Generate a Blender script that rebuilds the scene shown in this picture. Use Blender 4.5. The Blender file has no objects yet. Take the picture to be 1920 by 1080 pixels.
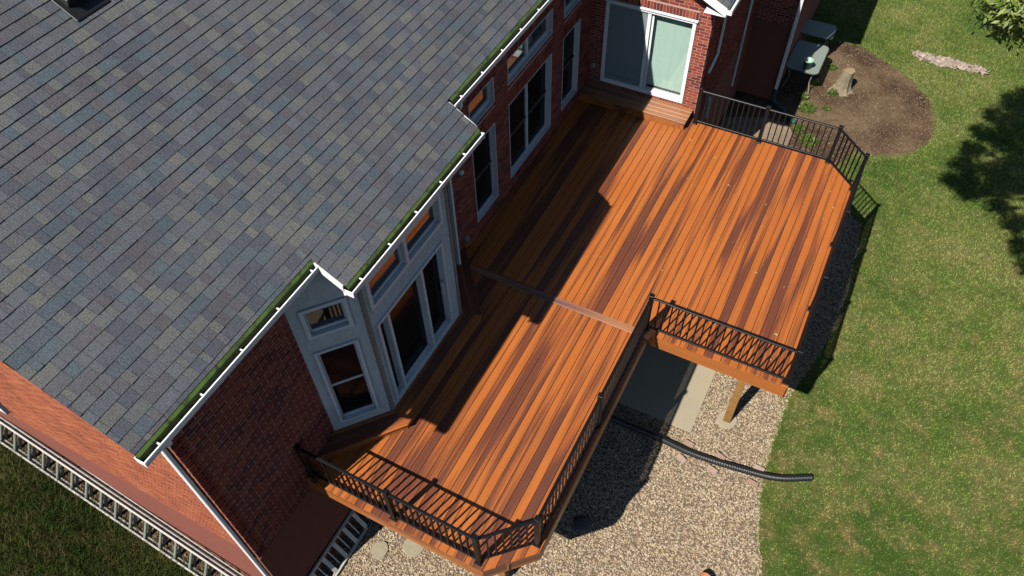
import bpy, math, random
import numpy as np
from mathutils import Matrix, Vector
random.seed(7)
rng = np.random.default_rng(7)
S = bpy.context.scene
COL = S.collection

# ------------------------------------------------------------------ camera
GZ = -2.65                      # ground level; the deck surface is z = 0
cam = bpy.data.cameras.new('camera')
cam.sensor_width = 36.0
cam.lens = 1423.6178 / 1920 * 36.0
cam.clip_end = 2000
camo = bpy.data.objects.new('camera', cam)
COL.objects.link(camo)
RM = Matrix(((0.88662787, -0.34645798, 0.30636235),
             (0.4618827, 0.69708758, -0.54839154),
             (-0.02356677, 0.62772269, 0.77808022)))
camo.matrix_world = Matrix.Translation((0, 0, 10.7797)) @ RM.to_4x4()
S.camera = camo
# ------------------------------------------------------------------ light
SHX, SHY = 0.245, 0.82          # shadow offset per metre of height
to_sun = Vector((-SHX, -SHY, 1)).normalized()
elev = math.asin(to_sun.z)
w = bpy.data.worlds.new('World')
S.world = w
w.use_nodes = True
wn = w.node_tree
bg = wn.nodes['Background']
sky = wn.nodes.new('ShaderNodeTexSky')
sky.sky_type = 'NISHITA'
sky.sun_disc = False
sky.sun_elevation = elev
sky.sun_rotation = math.atan2(to_sun.x, to_sun.y)
sky.air_density = 1.0
sky.dust_density = 0.2
sky.ozone_density = 1.6
wn.links.new(sky.outputs[0], bg.inputs[0])
bg.inputs[1].default_value = 0.055
sun = bpy.data.lights.new('sun', 'SUN')
sun.energy = 5.0
sun.angle = math.radians(0.53)
sun.color = (1.0, 0.955, 0.88)
suno = bpy.data.objects.new('sun', sun)
COL.objects.link(suno)
suno.rotation_euler = to_sun.to_track_quat('Z', 'Y').to_euler()
suno.location = (-4, -10, 20)
vs = S.view_settings
vs.view_transform = 'Standard'
vs.look = 'None'
vs.exposure = 0.80
vs.gamma = 1.0
vs.use_curve_mapping = False
S.cycles.use_denoising = True
S.cycles.max_bounces = 6
S.cycles.diffuse_bounces = 0
S.cycles.transparent_max_bounces = 8

# ------------------------------------------------------------------ helpers
class MB:
    def __init__(s):
        s.v = []; s.f = []; s.r = []; s.smooth = False
    def face(s, idx, r=0.0):
        s.f.append(tuple(idx)); s.r.append(r)
    def hexa(s, p, r=0.0, skip=()):
        # p: 8 points, 0-3 lower ring, 4-7 upper ring
        n = len(s.v); s.v.extend([tuple(q) for q in p])
        fs = ((3, 2, 1, 0), (4, 5, 6, 7), (0, 1, 5, 4), (1, 2, 6, 5), (2, 3, 7, 6), (3, 0, 4, 7))
        for k, f in enumerate(fs):
            if k not in skip: s.face([n + i for i in f], r)
        return s
    def box(s, x0, x1, y0, y1, z0, z1, r=0.0):
        return s.hexa([(x0, y0, z0), (x1, y0, z0), (x1, y1, z0), (x0, y1, z0),
                       (x0, y0, z1), (x1, y0, z1), (x1, y1, z1), (x0, y1, z1)], r)
    def obox(s, o, t, n, a0, a1, z0, z1, d0, d1, r=0.0):
        # box in a wall frame: t along the wall, n outward, z up
        P = lambda a, d, z: (o[0] + t[0] * a + n[0] * d, o[1] + t[1] * a + n[1] * d, z)
        return s.hexa([P(a0, d0, z0), P(a1, d0, z0), P(a1, d1, z0), P(a0, d1, z0),
                       P(a0, d0, z1), P(a1, d0, z1), P(a1, d1, z1), P(a0, d1, z1)], r)
    def prism(s, poly, z0, z1, r=0.0):
        n = len(s.v); m = len(poly)
        s.v.extend([(x, y, z0) for x, y in poly]); s.v.extend([(x, y, z1) for x, y in poly])
        s.face(list(range(n + m - 1, n - 1, -1)), r); s.face(range(n + m, n + 2 * m), r)
        for i in range(m):
            j = (i + 1) % m; s.face((n + i, n + j, n + m + j, n + m + i), r)
        return s
    def bar(s, a, b, wd, ht=None, r=0.0, up=(0, 0, 1)):
        a = Vector(a); b = Vector(b); d = (b - a).normalized(); ht = ht or wd
        u = Vector(up)
        if abs(d.dot(u)) > .98: u = Vector((0, 1, 0))
        sd = d.cross(u).normalized() * wd / 2; upv = sd.cross(d).normalized() * ht / 2
        return s.hexa([a - sd - upv, a + sd - upv, a + sd + upv, a - sd + upv,
                       b - sd - upv, b + sd - upv, b + sd + upv, b - sd + upv], r)
    def tube(s, pts, rads, seg=8, caps=True, r=0.0):
        pts = [Vector(q) for q in pts]; n0 = len(s.v)
        if not hasattr(rads, '__len__'): rads = [rads] * len(pts)
        prev = None
        for i, q in enumerate(pts):
            d = (pts[min(i + 1, len(pts) - 1)] - pts[max(i - 1, 0)]).normalized()
            if prev is None:
                u = d.cross(Vector((0, 0, 1)))
                if u.length < .05: u = d.cross(Vector((0, 1, 0)))
                u.normalize()
            else:
                u = (prev - d * prev.dot(d)).normalized()
            prev = u; v = d.cross(u)
            for k in range(seg):
                a = 2 * math.pi * k / seg
                s.v.append(tuple(q + (u * math.cos(a) + v * math.sin(a)) * rads[i]))
        for i in range(len(pts) - 1):
            for k in range(seg):
                k2 = (k + 1) % seg
                s.face((n0 + i * seg + k, n0 + i * seg + k2, n0 + (i + 1) * seg + k2, n0 + (i + 1) * seg + k), r)
        if caps:
            s.face([n0 + k for k in range(seg)][::-1], r)
            e = n0 + (len(pts) - 1) * seg
            s.face([e + k for k in range(seg)], r)
        return s
    def lathe(s, prof, cx, cy, cz, seg=20, r=0.0):
        n0 = len(s.v)
        for rr, z in prof:
            for k in range(seg):
                a = 2 * math.pi * k / seg
                s.v.append((cx + rr * math.cos(a), cy + rr * math.sin(a), cz + z))
        for i in range(len(prof) - 1):
            for k in range(seg):
                k2 = (k + 1) % seg
                s.face((n0 + i * seg + k, n0 + i * seg + k2, n0 + (i + 1) * seg + k2, n0 + (i + 1) * seg + k), r)
        return s
    def mesh(s, name):
        m = bpy.data.meshes.new(name)
        m.from_pydata(s.v, [], s.f)
        if any(s.r):
            at = m.attributes.new('rnd', 'FLOAT', 'FACE'); at.data.foreach_set('value', np.array(s.r, np.float32))
        if s.smooth:
            m.polygons.foreach_set('use_smooth', np.ones(len(m.polygons), bool))
        return m

def wmat(o):
    m = Matrix.Identity(4); q = o
    chain = []
    while q: chain.append(q); q = q.parent
    for q in reversed(chain): m = m @ q.matrix_parent_inverse @ q.matrix_basis
    return m
def link(o, parent):
    COL.objects.link(o)
    if parent:
        o.parent = parent
        o.matrix_parent_inverse = wmat(parent).inverted()
    return o
def mk(name, mb, mat, parent=None, bevel=0.0, stuff=False):
    me = mb.mesh(name) if isinstance(mb, MB) else mb
    if not me.materials: me.materials.append(mat)
    o = bpy.data.objects.new(name, me)
    link(o, parent)
    if bevel:
        b = o.modifiers.new('bevel', 'BEVEL'); b.width = bevel; b.segments = 1; b.limit_method = 'ANGLE'
    if stuff: o['kind'] = 'stuff'
    return o
def inst(name, me, mat4, parent):
    o = bpy.data.objects.new(name, me)
    link(o, parent); o.matrix_basis = mat4
    return o
def thing(name, loc, label, cat, group=None):
    o = bpy.data.objects.new(name, None); COL.objects.link(o); o.location = loc
    o.empty_display_size = .2
    return tag(o, label, cat, group)
def tag(o, label, cat, group=None):
    o['label'] = label; o['category'] = cat
    if group: o['group'] = group
    return o
def struct(o):
    o['kind'] = 'structure'; return o
def inpoly(px, py, poly):
    c = np.zeros(len(px), bool); j = len(poly) - 1
    for i in range(len(poly)):
        xi, yi = poly[i]; xj, yj = poly[j]
        hit = ((yi > py) != (yj > py)) & (px < (xj - xi) * (py - yi) / (yj - yi + 1e-12) + xi)
        c ^= hit; j = i
    return c
def npmesh(name, V, F, rnd=None):
    m = bpy.data.meshes.new(name)
    nf, k = F.shape
    m.vertices.add(len(V)); m.vertices.foreach_set('co', V.astype(np.float32).ravel())
    m.loops.add(nf * k); m.loops.foreach_set('vertex_index', F.astype(np.int32).ravel())
    m.polygons.add(nf); m.polygons.foreach_set('loop_start', np.arange(0, nf * k, k, dtype=np.int32))
    m.polygons.foreach_set('loop_total', np.full(nf, k, np.int32))
    if rnd is not None:
        at = m.attributes.new('rnd', 'FLOAT', 'FACE'); at.data.foreach_set('value', rnd.astype(np.float32))
    m.update(); m.validate()
    return m

# ------------------------------------------------------------------ materials
KA = .52                        # overall reflectance level, set together with the exposure
class NT:
    def __init__(s, name, rough=.6, spec=.3):
        s.m = bpy.data.materials.new(name); s.m.use_nodes = True
        s.t = s.m.node_tree; s.n = s.t.nodes; s.b = s.n['Principled BSDF']
        s.b.inputs['Roughness'].default_value = rough
        s.b.inputs['Specular IOR Level'].default_value = spec
    def add(s, typ, **kw):
        nd = s.n.new(typ)
        for k, v in kw.items(): setattr(nd, k, v)
        return nd
    def lk(s, a, b): s.t.links.new(a, b)
    def pos(s): return s.add('ShaderNodeNewGeometry').outputs['Position']
    def obj(s): return s.add('ShaderNodeTexCoord').outputs['Object']
    def maps(s, vec, scale=(1, 1, 1), loc=None):
        m = s.add('ShaderNodeMapping'); m.inputs['Scale'].default_value = scale
        s.lk(vec, m.inputs['Vector'])
        if loc is not None: s.lk(loc, m.inputs['Location'])
        return m.outputs[0]
    def noise(s, vec, scale, detail=3, rough=.55):
        n = s.add('ShaderNodeTexNoise'); n.inputs['Scale'].default_value = scale
        n.inputs['Detail'].default_value = detail; n.inputs['Roughness'].default_value = rough
        s.lk(vec, n.inputs['Vector']); return n.outputs['Fac']
    def ramp(s, fac, stops, const=False):
        r = s.add('ShaderNodeValToRGB'); e = r.color_ramp.elements
        if const: r.color_ramp.interpolation = 'CONSTANT'
        while len(e) < len(stops): e.new(.5)
        for i, (p, c) in enumerate(stops):
            e[i].position = p; e[i].color = (*c, 1) if len(c) == 3 else c
        s.lk(fac, r.inputs[0]); return r.outputs[0]
    def math(s, op, a, b=None):
        n = s.add('ShaderNodeMath', operation=op)
        for i, q in enumerate((a, b)):
            if q is None: continue
            if isinstance(q, (int, float)): n.inputs[i].default_value = q
            else: s.lk(q, n.inputs[i])
        return n.outputs[0]
    def mix(s, fac, a, b, mode='MIX'):
        n = s.add('ShaderNodeMix', data_type='RGBA', blend_type=mode)
        for sock, q in ((n.inputs[0], fac), (n.inputs[6], a), (n.inputs[7], b)):
            if isinstance(q, (int, float)): sock.default_value = q
            elif isinstance(q, tuple): sock.default_value = (*q, 1)
            else: s.lk(q, sock)
        return n.outputs[2]
    def rnd(s):
        a = s.add('ShaderNodeAttribute', attribute_name='rnd').outputs['Fac']
        o = s.add('ShaderNodeObjectInfo').outputs['Random']
        return s.math('FRACT', s.math('ADD', a, o))
    def col(s, c):
        if isinstance(c, tuple): s.b.inputs['Base Color'].default_value = (*[q * KA for q in c], 1); return s
        s.c = s.mix(1.0, c, (KA, KA, KA), 'MULTIPLY')
        s.lk(s.c, s.b.inputs['Base Color'])
        return s
    def bump(s, h, st=.3, dist=.01):
        b = s.add('ShaderNodeBump'); b.inputs['Strength'].default_value = st; b.inputs['Distance'].default_value = dist
        s.lk(h, b.inputs['Height']); s.lk(b.outputs[0], s.b.inputs['Normal']); return s

def speckled(name, c, rough=.6, amt=.12, scale=40, spec=.3, big=1.2):
    t = NT(name, rough, spec)
    n = t.noise(t.pos(), scale, 3); n2 = t.noise(t.pos(), big, 4)
    lo = tuple(max(0, q * (1 - amt * 1.6)) for q in c); hi = tuple(q * (1 + amt) for q in c)
    a = t.ramp(n, [(.3, lo), (.7, hi)])
    t.col(t.mix(.35, a, t.ramp(n2, [(.35, lo), (.65, hi)])))
    return t.m

def wood_mat(name, tint=(1, 1, 1), dark=1.0):
    t = NT(name, .42, .5)
    o = t.obj(); rd = t.add('ShaderNodeObjectInfo').outputs['Random']
    off = t.add('ShaderNodeCombineXYZ'); t.lk(t.math('MULTIPLY', rd, 91.0), off.inputs[0]); t.lk(t.math('MULTIPLY', rd, 37.0), off.inputs[1])
    c = lambda q: tuple(a * b for a, b in zip(q, tint))
    n1 = t.noise(t.maps(o, (2.0, .19, 2.0), off.outputs[0]), 1.0, 2.5, .5)
    n2 = t.noise(t.maps(o, (16.0, .30, 16.0), off.outputs[0]), 1.0, 3, .6)
    n1 = t.math('ADD', n1, t.math('MULTIPLY', t.math('SUBTRACT', n2, .5), .35))
    m1 = t.ramp(n1, [(.465 * dark, (0, 0, 0)), (.60 * dark, (1, 1, 1))])
    m2 = t.ramp(n2, [(.46, (0, 0, 0)), (.68, (1, 1, 1))])
    g = t.noise(t.maps(o, (95, 1.6, 95), off.outputs[0]), 1.0, 4, .65)
    g2 = t.noise(o, 420, 2, .7)
    br = t.ramp(n2, [(.3, c((.215, .054, .030))), (.62, c((.150, .052, .034)))])
    base = t.ramp(t.noise(t.maps(o, (.3, .2, .3), off.outputs[0]), 2.0, 2), [(.3, c((.60, .163, .029))), (.7, c((.68, .205, .042)))])
    cc = t.mix(t.math('MULTIPLY', m2, .42), base, c((.30, .115, .034)))
    cc = t.mix(t.math('MULTIPLY', m1, .9), cc, br)
    cc = t.mix(.85, cc, t.ramp(g, [(.3, (.41, .41, .41)), (.7, (.59, .59, .59))]), 'OVERLAY')
    cc = t.mix(.4, cc, t.ramp(g2, [(.3, (.36, .36, .36)), (.7, (.64, .64, .64))]), 'OVERLAY')
    t.col(cc)
    t.bump(g, .25, .003)
    return t.m

def brick_mat(name, cs):
    t = NT(name, .85, .15)
    r = t.rnd()
    st = [(i / len(cs), q) for i, q in enumerate(cs)]
    c = t.ramp(r, st, True)
    n = t.noise(t.pos(), 45, 4); n2 = t.noise(t.pos(), 1.1, 3)
    c = t.mix(.45, c, t.ramp(n, [(.3, (.3, .3, .3)), (.7, (.7, .7, .7))]), 'OVERLAY')
    c = t.mix(.25, c, t.ramp(n2, [(.35, (.35, .35, .35)), (.65, (.65, .65, .65))]), 'OVERLAY')
    t.col(c); t.bump(n, .35, .004)
    return t.m

M = {}
M['deck'] = wood_mat('composite_deck')
M['fascia'] = wood_mat('composite_fascia', (.92, 1.0, 1.15), 1.12)
M['step'] = wood_mat('composite_step', (.86, 1.30, 2.9), 1.04)
BR = [(.40, .085, .05), (.47, .105, .06), (.36, .07, .05), (.43, .10, .06), (.25, .055, .045), (.50, .125, .07), (.38, .075, .045), (.20, .05, .045)]
M['brick'] = brick_mat('red_brick', BR)
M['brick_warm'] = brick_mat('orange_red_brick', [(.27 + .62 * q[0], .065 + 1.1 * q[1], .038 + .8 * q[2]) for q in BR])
M['mortar'] = speckled('mortar', (.78, .50, .41), .9, .12, 60, .1)
M['parge'] = speckled('terracotta_parge', (.36, .125, .09), .85, .08, 30, .15)
M['white'] = speckled('white_paint', (1.25, 1.25, 1.23), .4, .03, 6, .4)
M['vinyl'] = speckled('white_vinyl', (1.0, 1.05, 1.07), .35, .03, 3, .4)
t = NT('white_shake', .7, .2); r = t.rnd()
t.col(t.mix(.4, t.ramp(r, [(0, (.78, .79, .78)), (.6, (.93, .93, .91)), (1, (.86, .86, .84))]),
            t.ramp(t.noise(t.maps(t.pos(), (30, 30, 4)), 2, 3), [(.3, (.66, .67, .66)), (.7, (.98, .98, .96))])))
M['shake'] = t.m
M['trim_tan'] = speckled('tan_corner_trim', (.42, .36, .31), .6, .08, 8, .2)
t = NT('green_drip_edge', .5, .3); p = t.pos()
c = t.ramp(t.noise(p, 9, 4, .6), [(.36, (.05, .06, .025)), (.47, (.14, .225, .045)), (.62, (.175, .27, .06))])
t.col(t.mix(t.ramp(t.noise(p, 2.1, 3), [(.52, (0, 0, 0)), (.62, (.55, .55, .55))]), c, (.09, .11, .035))); M['green'] = t.m
M['gutter_in'] = speckled('dark_gutter_bed', (.055, .06, .04), .8, .5, 30, .2, 5)  # dark mottled colour along the gutter trough
M['black'] = speckled('black_powder_coat', (.010, .010, .012), .42, .1, 20, .2)
M['blackplastic'] = speckled('black_plastic', (.016, .017, .019), .42, .15, 20, .45)
M['alu'] = speckled('aluminium', (.80, .74, .66), .45, .08, 12, .5)
M['alu'].node_tree.nodes['Principled BSDF'].inputs['Metallic'].default_value = .1
M['rung'] = speckled('grey_green_rung', (.30, .33, .28), .5, .1, 14, .4)
M['concrete'] = speckled('concrete', (.56, .47, .33), .9, .10, 50, .1, .8)
M['stone'] = speckled('stepping_stone', (.46, .39, .27), .9, .14, 40, .1, 3)
M['post'] = speckled('treated_lumber', (.42, .22, .07), .7, .2, 9, .2, 2)
M['joist'] = speckled('joist_lumber', (.26, .14, .06), .8, .15, 9, .1, 2)
M['paver'] = brick_mat('clay_paver', [(.56, .38, .30), (.60, .44, .36), (.50, .32, .24), (.62, .48, .42)])
M['flag'] = speckled('flagstone', (.36, .27, .19), .9, .2, 14, .1, 1.5)
M['clay'] = speckled('terracotta_pot', (.62, .25, .12), .7, .06, 12, .2)
M['cap'] = speckled('grey_plastic_cap', (.10, .10, .095), .55, .15, 20, .3)
M['tealpipe'] = speckled('teal_pipe', (.02, .14, .11), .5, .15, 12, .3)
M['mint'] = speckled('mint_bucket', (.42, .66, .50), .4, .05, 8, .4)
M['soilmat'] = speckled('dry_soil', (.15, .10, .055), .95, .35, 22, .05, 3)
M['blue'] = speckled('blue_sticker', (.03, .03, .25), .4, .05, 8, .3)
M['vane'] = speckled('blind_vane', (1.15, 1.25, 1.18), .6, .03, 8, .2)
M['dark'] = speckled('unlit_room_tone', (.012, .011, .010), .9, .1, 8, .05)  # near-black colour stands in for unlit interiors
M['hole_shade'] = speckled('hole_shade_black', (.02, .01, .008), .9, .1, 8, .05)  # near-black colour stands in for the shade inside holes
M['scrag'] = speckled('weathered_wood', (.40, .32, .22), .9, .25, 30, .1, 6)
M['cutwood'] = speckled('cut_wood', (.42, .33, .19), .85, .2, 18, .1, 5)
M['bark'] = speckled('bark', (.10, .07, .05), .9, .3, 25, .1, 4)

# glass: near-black base colour stands in for the unlit room behind, clear coat reflection
t = NT('window_glass', .03, .9); t.col((.008, .009, .010)); t.b.inputs['IOR'].default_value = 1.8
t.bump(t.noise(t.pos(), 1.3, 1), .03, .02)
M['glass'] = t.m
t = NT('screened_glass', .12, .07); t.col((.012, .013, .014)); M['glass_screened'] = t.m
m = bpy.data.materials.new('clear_glass'); m.use_nodes = True
nt = m.node_tree; nt.nodes.clear()
out = nt.nodes.new('ShaderNodeOutputMaterial'); mx = nt.nodes.new('ShaderNodeMixShader'); tr = nt.nodes.new('ShaderNodeBsdfTransparent')
gl = nt.nodes.new('ShaderNodeBsdfGlossy'); gl.inputs['Roughness'].default_value = .02
lw = nt.nodes.new('ShaderNodeLayerWeight'); lw.inputs[0].default_value = .5
pw = nt.nodes.new('ShaderNodeMath'); pw.operation = 'POWER'; pw.inputs[1].default_value = 4.0; nt.links.new(lw.outputs['Facing'], pw.inputs[0])
fr = nt.nodes.new('ShaderNodeMath'); fr.operation = 'MULTIPLY_ADD'; fr.inputs[1].default_value = .8; fr.inputs[2].default_value = .05; nt.links.new(pw.outputs[0], fr.inputs[0])
tr.inputs[0].default_value = (.88, .94, .915, 1)
nt.links.new(fr.outputs[0], mx.inputs[0]); nt.links.new(tr.outputs[0], mx.inputs[1]); nt.links.new(gl.outputs[0], mx.inputs[2]); nt.links.new(mx.outputs[0], out.inputs[0])
M['clear'] = m
def veil(name, colr, trans, rough=.5):
    m = bpy.data.materials.new(name); m.use_nodes = True
    nt = m.node_tree; b = nt.nodes['Principled BSDF']; out = nt.nodes['Material Output']
    b.inputs['Base Color'].default_value = (*colr, 1); b.inputs['Roughness'].default_value = rough
    mx = nt.nodes.new('ShaderNodeMixShader'); tr = nt.nodes.new('ShaderNodeBsdfTransparent'); mx.inputs[0].default_value = 1 - trans
    nt.links.new(tr.outputs[0], mx.inputs[1]); nt.links.new(b.outputs[0], mx.inputs[2]); nt.links.new(mx.outputs[0], out.inputs[0])
    return m
M['screen'] = veil('insect_screen', (.24, .29, .30), .5, .7)
M['tableglass'] = veil('frosted_table_glass', (.20, .235, .20), .22, .35)

# shingles
t = NT('roof_shingle', .9, .12); r = t.rnd()
pal = [(.112, .128, .158), (.165, .168, .185), (.098, .130, .160), (.150, .132, .142), (.205, .200, .172), (.120, .160, .178), (.155, .152, .168),
       (.135, .112, .120), (.220, .212, .180), (.170, .182, .198), (.098, .104, .128), (.182, .170, .162), (.145, .155, .172), (.190, .186, .176), (.118, .122, .142), (.160, .150, .155)]
c = t.ramp(r, [(i / len(pal), q) for i, q in enumerate(pal)], True)
c = t.mix(.42, c, (.143, .156, .180))
gr = t.noise(t.pos(), 95, 3, .75)
c = t.mix(.9, c, t.ramp(gr, [(.36, (.2, .2, .2)), (.64, (.8, .8, .8))]), 'OVERLAY')
st = t.noise(t.pos(), .8, 4)
c = t.mix(.3, c, t.ramp(st, [(.35, (.36, .36, .38)), (.65, (.6, .6, .58))]), 'OVERLAY')
t.col(c); t.bump(gr, .5, .004); M['shingle'] = t.m
M['under'] = speckled('roof_underlay', (.012, .012, .015), .95, .1, 8, .05)

# lawn ground and blades
def lawn_col(t, mul=1.0):
    p = t.pos()
    n1 = t.noise(p, .55, 5, .62); n2 = t.noise(p, 3.2, 6, .66); n3 = t.noise(p, 7, 5, .65)
    k = lambda q: tuple(a * mul for a in q)
    sp = t.add('ShaderNodeSeparateXYZ'); t.lk(p, sp.inputs[0])
    c = t.ramp(n1, [(.36, k((.066, .112, .022))), (.48, k((.108, .148, .033))), (.60, k((.154, .174, .050))), (.74, k((.205, .192, .072)))])
    sp2 = t.math('MULTIPLY', t.ramp(n2, [(.46, (0, 0, 0)), (.66, (.68, .68, .68))]), t.ramp(sp.outputs[1], [(0, (1, 1, 1)), (1, (1, 1, 1))]))
    dm = t.add('ShaderNodeMapRange'); dm.inputs['From Min'].default_value = 19; dm.inputs['From Max'].default_value = 8; dm.inputs['To Min'].default_value = .22; dm.inputs['To Max'].default_value = 1.0
    t.lk(sp.outputs[1], dm.inputs['Value'])
    c = t.mix(t.math('MULTIPLY', sp2, dm.outputs[0]), c, k((.275, .20, .085)))
    c = t.mix(t.ramp(n3, [(.32, (.6, .6, .6)), (.50, (0, 0, 0))]), c, k((.048, .088, .017)))
    return c
t = NT('lawn', .95, .05); t.col(lawn_col(t, .9)); M['lawn'] = t.m
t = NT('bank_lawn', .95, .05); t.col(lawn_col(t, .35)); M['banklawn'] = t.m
def blade_mat(nm, mul):
    t = NT(nm, .6, .2)
    c = lawn_col(t, mul); r = t.rnd()
    c = t.mix(.75, c, t.ramp(r, [(0, (.38, .40, .38)), (.6, (.53, .53, .51)), (1, (.59, .575, .53))]), 'OVERLAY')
    t.col(c)
    tl = t.add('ShaderNodeBsdfTranslucent'); t.lk(t.c, tl.inputs[0])
    mx = t.add('ShaderNodeMixShader'); mx.inputs[0].default_value = .3
    t.lk(t.b.outputs[0], mx.inputs[1]); t.lk(tl.outputs[0], mx.inputs[2]); t.lk(mx.outputs[0], t.n['Material Output'].inputs[0])
    return t.m
M['blade'] = blade_mat('grass_blade', 3.8)
M['longblade'] = blade_mat('long_grass_blade', 1.2)
def leaf_mat(name, stops, trans=.35):
    t = NT(name, .45, .35); r = t.rnd(); c = t.ramp(r, stops); t.col(c)
    tl = t.add('ShaderNodeBsdfTranslucent'); t.lk(t.c, tl.inputs[0])
    mx = t.add('ShaderNodeMixShader'); mx.inputs[0].default_value = trans
    t.lk(t.b.outputs[0], mx.inputs[1]); t.lk(tl.outputs[0], mx.inputs[2]); t.lk(mx.outputs[0], t.n['Material Output'].inputs[0])
    return t.m
M['leaf'] = leaf_mat('tree_leaf', [(0, (.17, .28, .04)), (.5, (.28, .40, .07)), (1, (.46, .53, .14))])
M['weed'] = leaf_mat('weed_leaf', [(0, (.10, .19, .025)), (.6, (.18, .28, .045)), (1, (.30, .36, .09))])
M['dryleaf'] = leaf_mat('dry_leaf', [(0, (.50, .33, .10)), (.5, (.60, .48, .22)), (1, (.38, .36, .12))], .2)
# gravel
t = NT('pea_gravel', .8, .2); r = t.rnd()
pal = [(.56, .43, .28), (.66, .55, .39), (.44, .32, .20), (.55, .42, .31), (.44, .37, .30), (.70, .63, .52), (.38, .29, .20), (.58, .46, .32), (.42, .29, .20), (.58, .49, .36), (.32, .25, .18), (.70, .60, .45)]
c = t.ramp(r, [(i / len(pal), q) for i, q in enumerate(pal)], True)
c = t.mix(.12, c, t.ramp(t.noise(t.pos(), 1.2, 3), [(.35, (.46, .37, .26)), (.65, (.58, .47, .36))]))
t.col(t.mix(1.0, c, (1.06, 1.0, .91), 'MULTIPLY')); M['gravel'] = t.m
t = NT('gravel_ground', .95, .05); t.col(t.ramp(t.noise(t.pos(), 90, 3), [(.3, (.10, .075, .05)), (.7, (.34, .26, .18))])); M['gravelbed'] = t.m
t = NT('rock', .85, .15); r = t.rnd()
t.col(t.mix(.4, t.ramp(r, [(0, (.40, .29, .22)), (.3, (.60, .47, .37)), (.6, (.30, .21, .16)), (1, (.72, .62, .48))]), t.ramp(t.noise(t.pos(), 40, 3), [(.3, (.3, .22, .18)), (.7, (.66, .54, .46))])))
M['rock'] = t.m
t = NT('mulch', .95, .05); p = t.pos()
n1 = t.noise(p, .9, 4); n2 = t.noise(p, 55, 4, .7); n3 = t.noise(p, 6, 3)
c = t.ramp(n1, [(.36, (.085, .052, .035)), (.5, (.16, .105, .065)), (.64, (.23, .165, .10))])
c = t.mix(.75, c, t.ramp(n2, [(.32, (.2, .2, .2)), (.68, (.82, .8, .76))]), 'OVERLAY')
c = t.mix(.35, c, t.ramp(n3, [(.35, (.3, .3, .3)), (.65, (.68, .68, .66))]), 'OVERLAY')
t.col(c); t.bump(n2, .6, .02); M['mulch'] = t.m
t = NT('mulch_chip', .9, .1); r = t.rnd()
t.col(t.ramp(r, [(0, (.12, .075, .05)), (.5, (.21, .145, .09)), (.88, (.28, .20, .125)), (1, (.42, .33, .22))])); M['chip'] = t.m

# ------------------------------------------------------------------ ground
def flat(name, poly, z, mat, kind='structure'):
    me = bpy.data.meshes.new(name); me.from_pydata([(x, y, z) for x, y in poly], [], [list(range(len(poly)))])
    a = sum(poly[i][0] * poly[(i + 1) % len(poly)][1] - poly[(i + 1) % len(poly)][0] * poly[i][1] for i in range(len(poly)))
    if a < 0: me.flip_normals()
    o = mk(name, me, mat); o['kind'] = kind
    return o
flat('ground', [(-400, -400), (400, -400), (400, 400), (-400, 400)], GZ, M['lawn'])
def gz(x): return GZ + .24 * np.clip(-6.0 - x, 0, 9.0)
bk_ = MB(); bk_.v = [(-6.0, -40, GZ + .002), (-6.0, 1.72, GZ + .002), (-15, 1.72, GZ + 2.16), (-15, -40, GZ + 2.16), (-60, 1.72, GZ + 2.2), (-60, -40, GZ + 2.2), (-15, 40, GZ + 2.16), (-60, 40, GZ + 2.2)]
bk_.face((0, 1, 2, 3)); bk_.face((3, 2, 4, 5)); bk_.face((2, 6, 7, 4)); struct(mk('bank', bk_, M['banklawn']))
EDGE = [(2.0, 2.0), (1.72, 4.6), (1.54, 5.72), (1.32, 6.34), (1.18, 6.83), (1.08, 7.42), (1.03, 7.81), (1.02, 8.31), (1.02, 9.09), (1.05, 9.59),
        (1.24, 10.33), (1.49, 11.67), (1.49, 12.16), (1.42, 13.87), (1.30, 15.1)]
e2 = []
for i in range(len(EDGE) - 1):
    for k in range(6):
        f = k / 6; j = rng.normal(0, .018)
        e2.append((EDGE[i][0] * (1 - f) + EDGE[i + 1][0] * f + j, EDGE[i][1] * (1 - f) + EDGE[i + 1][1] * f))
GRAV = [(-5.35, .6), (1.9, .6)] + e2 + [(.8, 15.3), (-.8, 14.6), (-2.9, 13.8), (-5.35, 13.8)]
flat('gravel_bed', GRAV, GZ + .006, M['gravelbed'])
BEDP = [(-1.9, 21.2), (-1.18, 22.0), (-.7, 22.42), (-.28, 22.42), (.58, 21.93), (1.43, 21.34), (2.05, 20.55), (2.33, 19.79), (2.36, 18.94), (2.13, 18.29), (1.75, 17.82), (1.33, 17.57),
        (.86, 17.50), (.55, 17.3), (.30, 16.7), (.0, 16.2), (-.6, 15.9), (-1.9, 15.6), (-2.9, 15.6), (-2.9, 18.7), (-1.9, 18.7)]
flat('mulch_bed', BEDP, GZ + .010, M['mulch'])
struct(mk('patio', MB().box(-4.9, -.47, 7.78, 13.4, GZ - .1, GZ + .035), M['concrete'], bevel=.006))
struct(mk('paved_path', MB().prism([(-2.85, 15.9), (-1.72, 16.3), (-1.0, 16.75), (-1.0, 17.5), (-1.2, 17.85), (-1.8, 17.85), (-2.85, 17.4)], GZ - .05, GZ + .03), M['flag']))
SOIL = [(-14, 1.64), (-14, 1.36), (-9, 1.30), (-6.0, 1.18), (-5.2, 1.18), (-5.2, 1.64)]
so_ = MB(); so_.v = [(x, y, gz(x) + .008) for x, y in ((-14, 1.64), (-14, 1.36), (-9, 1.30), (-6, 1.18), (-5.2, 1.18), (-5.2, 1.64), (-6, 1.64), (-9, 1.64))]
for f in ((0, 1, 2, 7), (7, 2, 3, 6), (6, 3, 4, 5)): so_.face(f)
struct(mk('soil_strip', so_, M['soilmat']))

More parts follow.
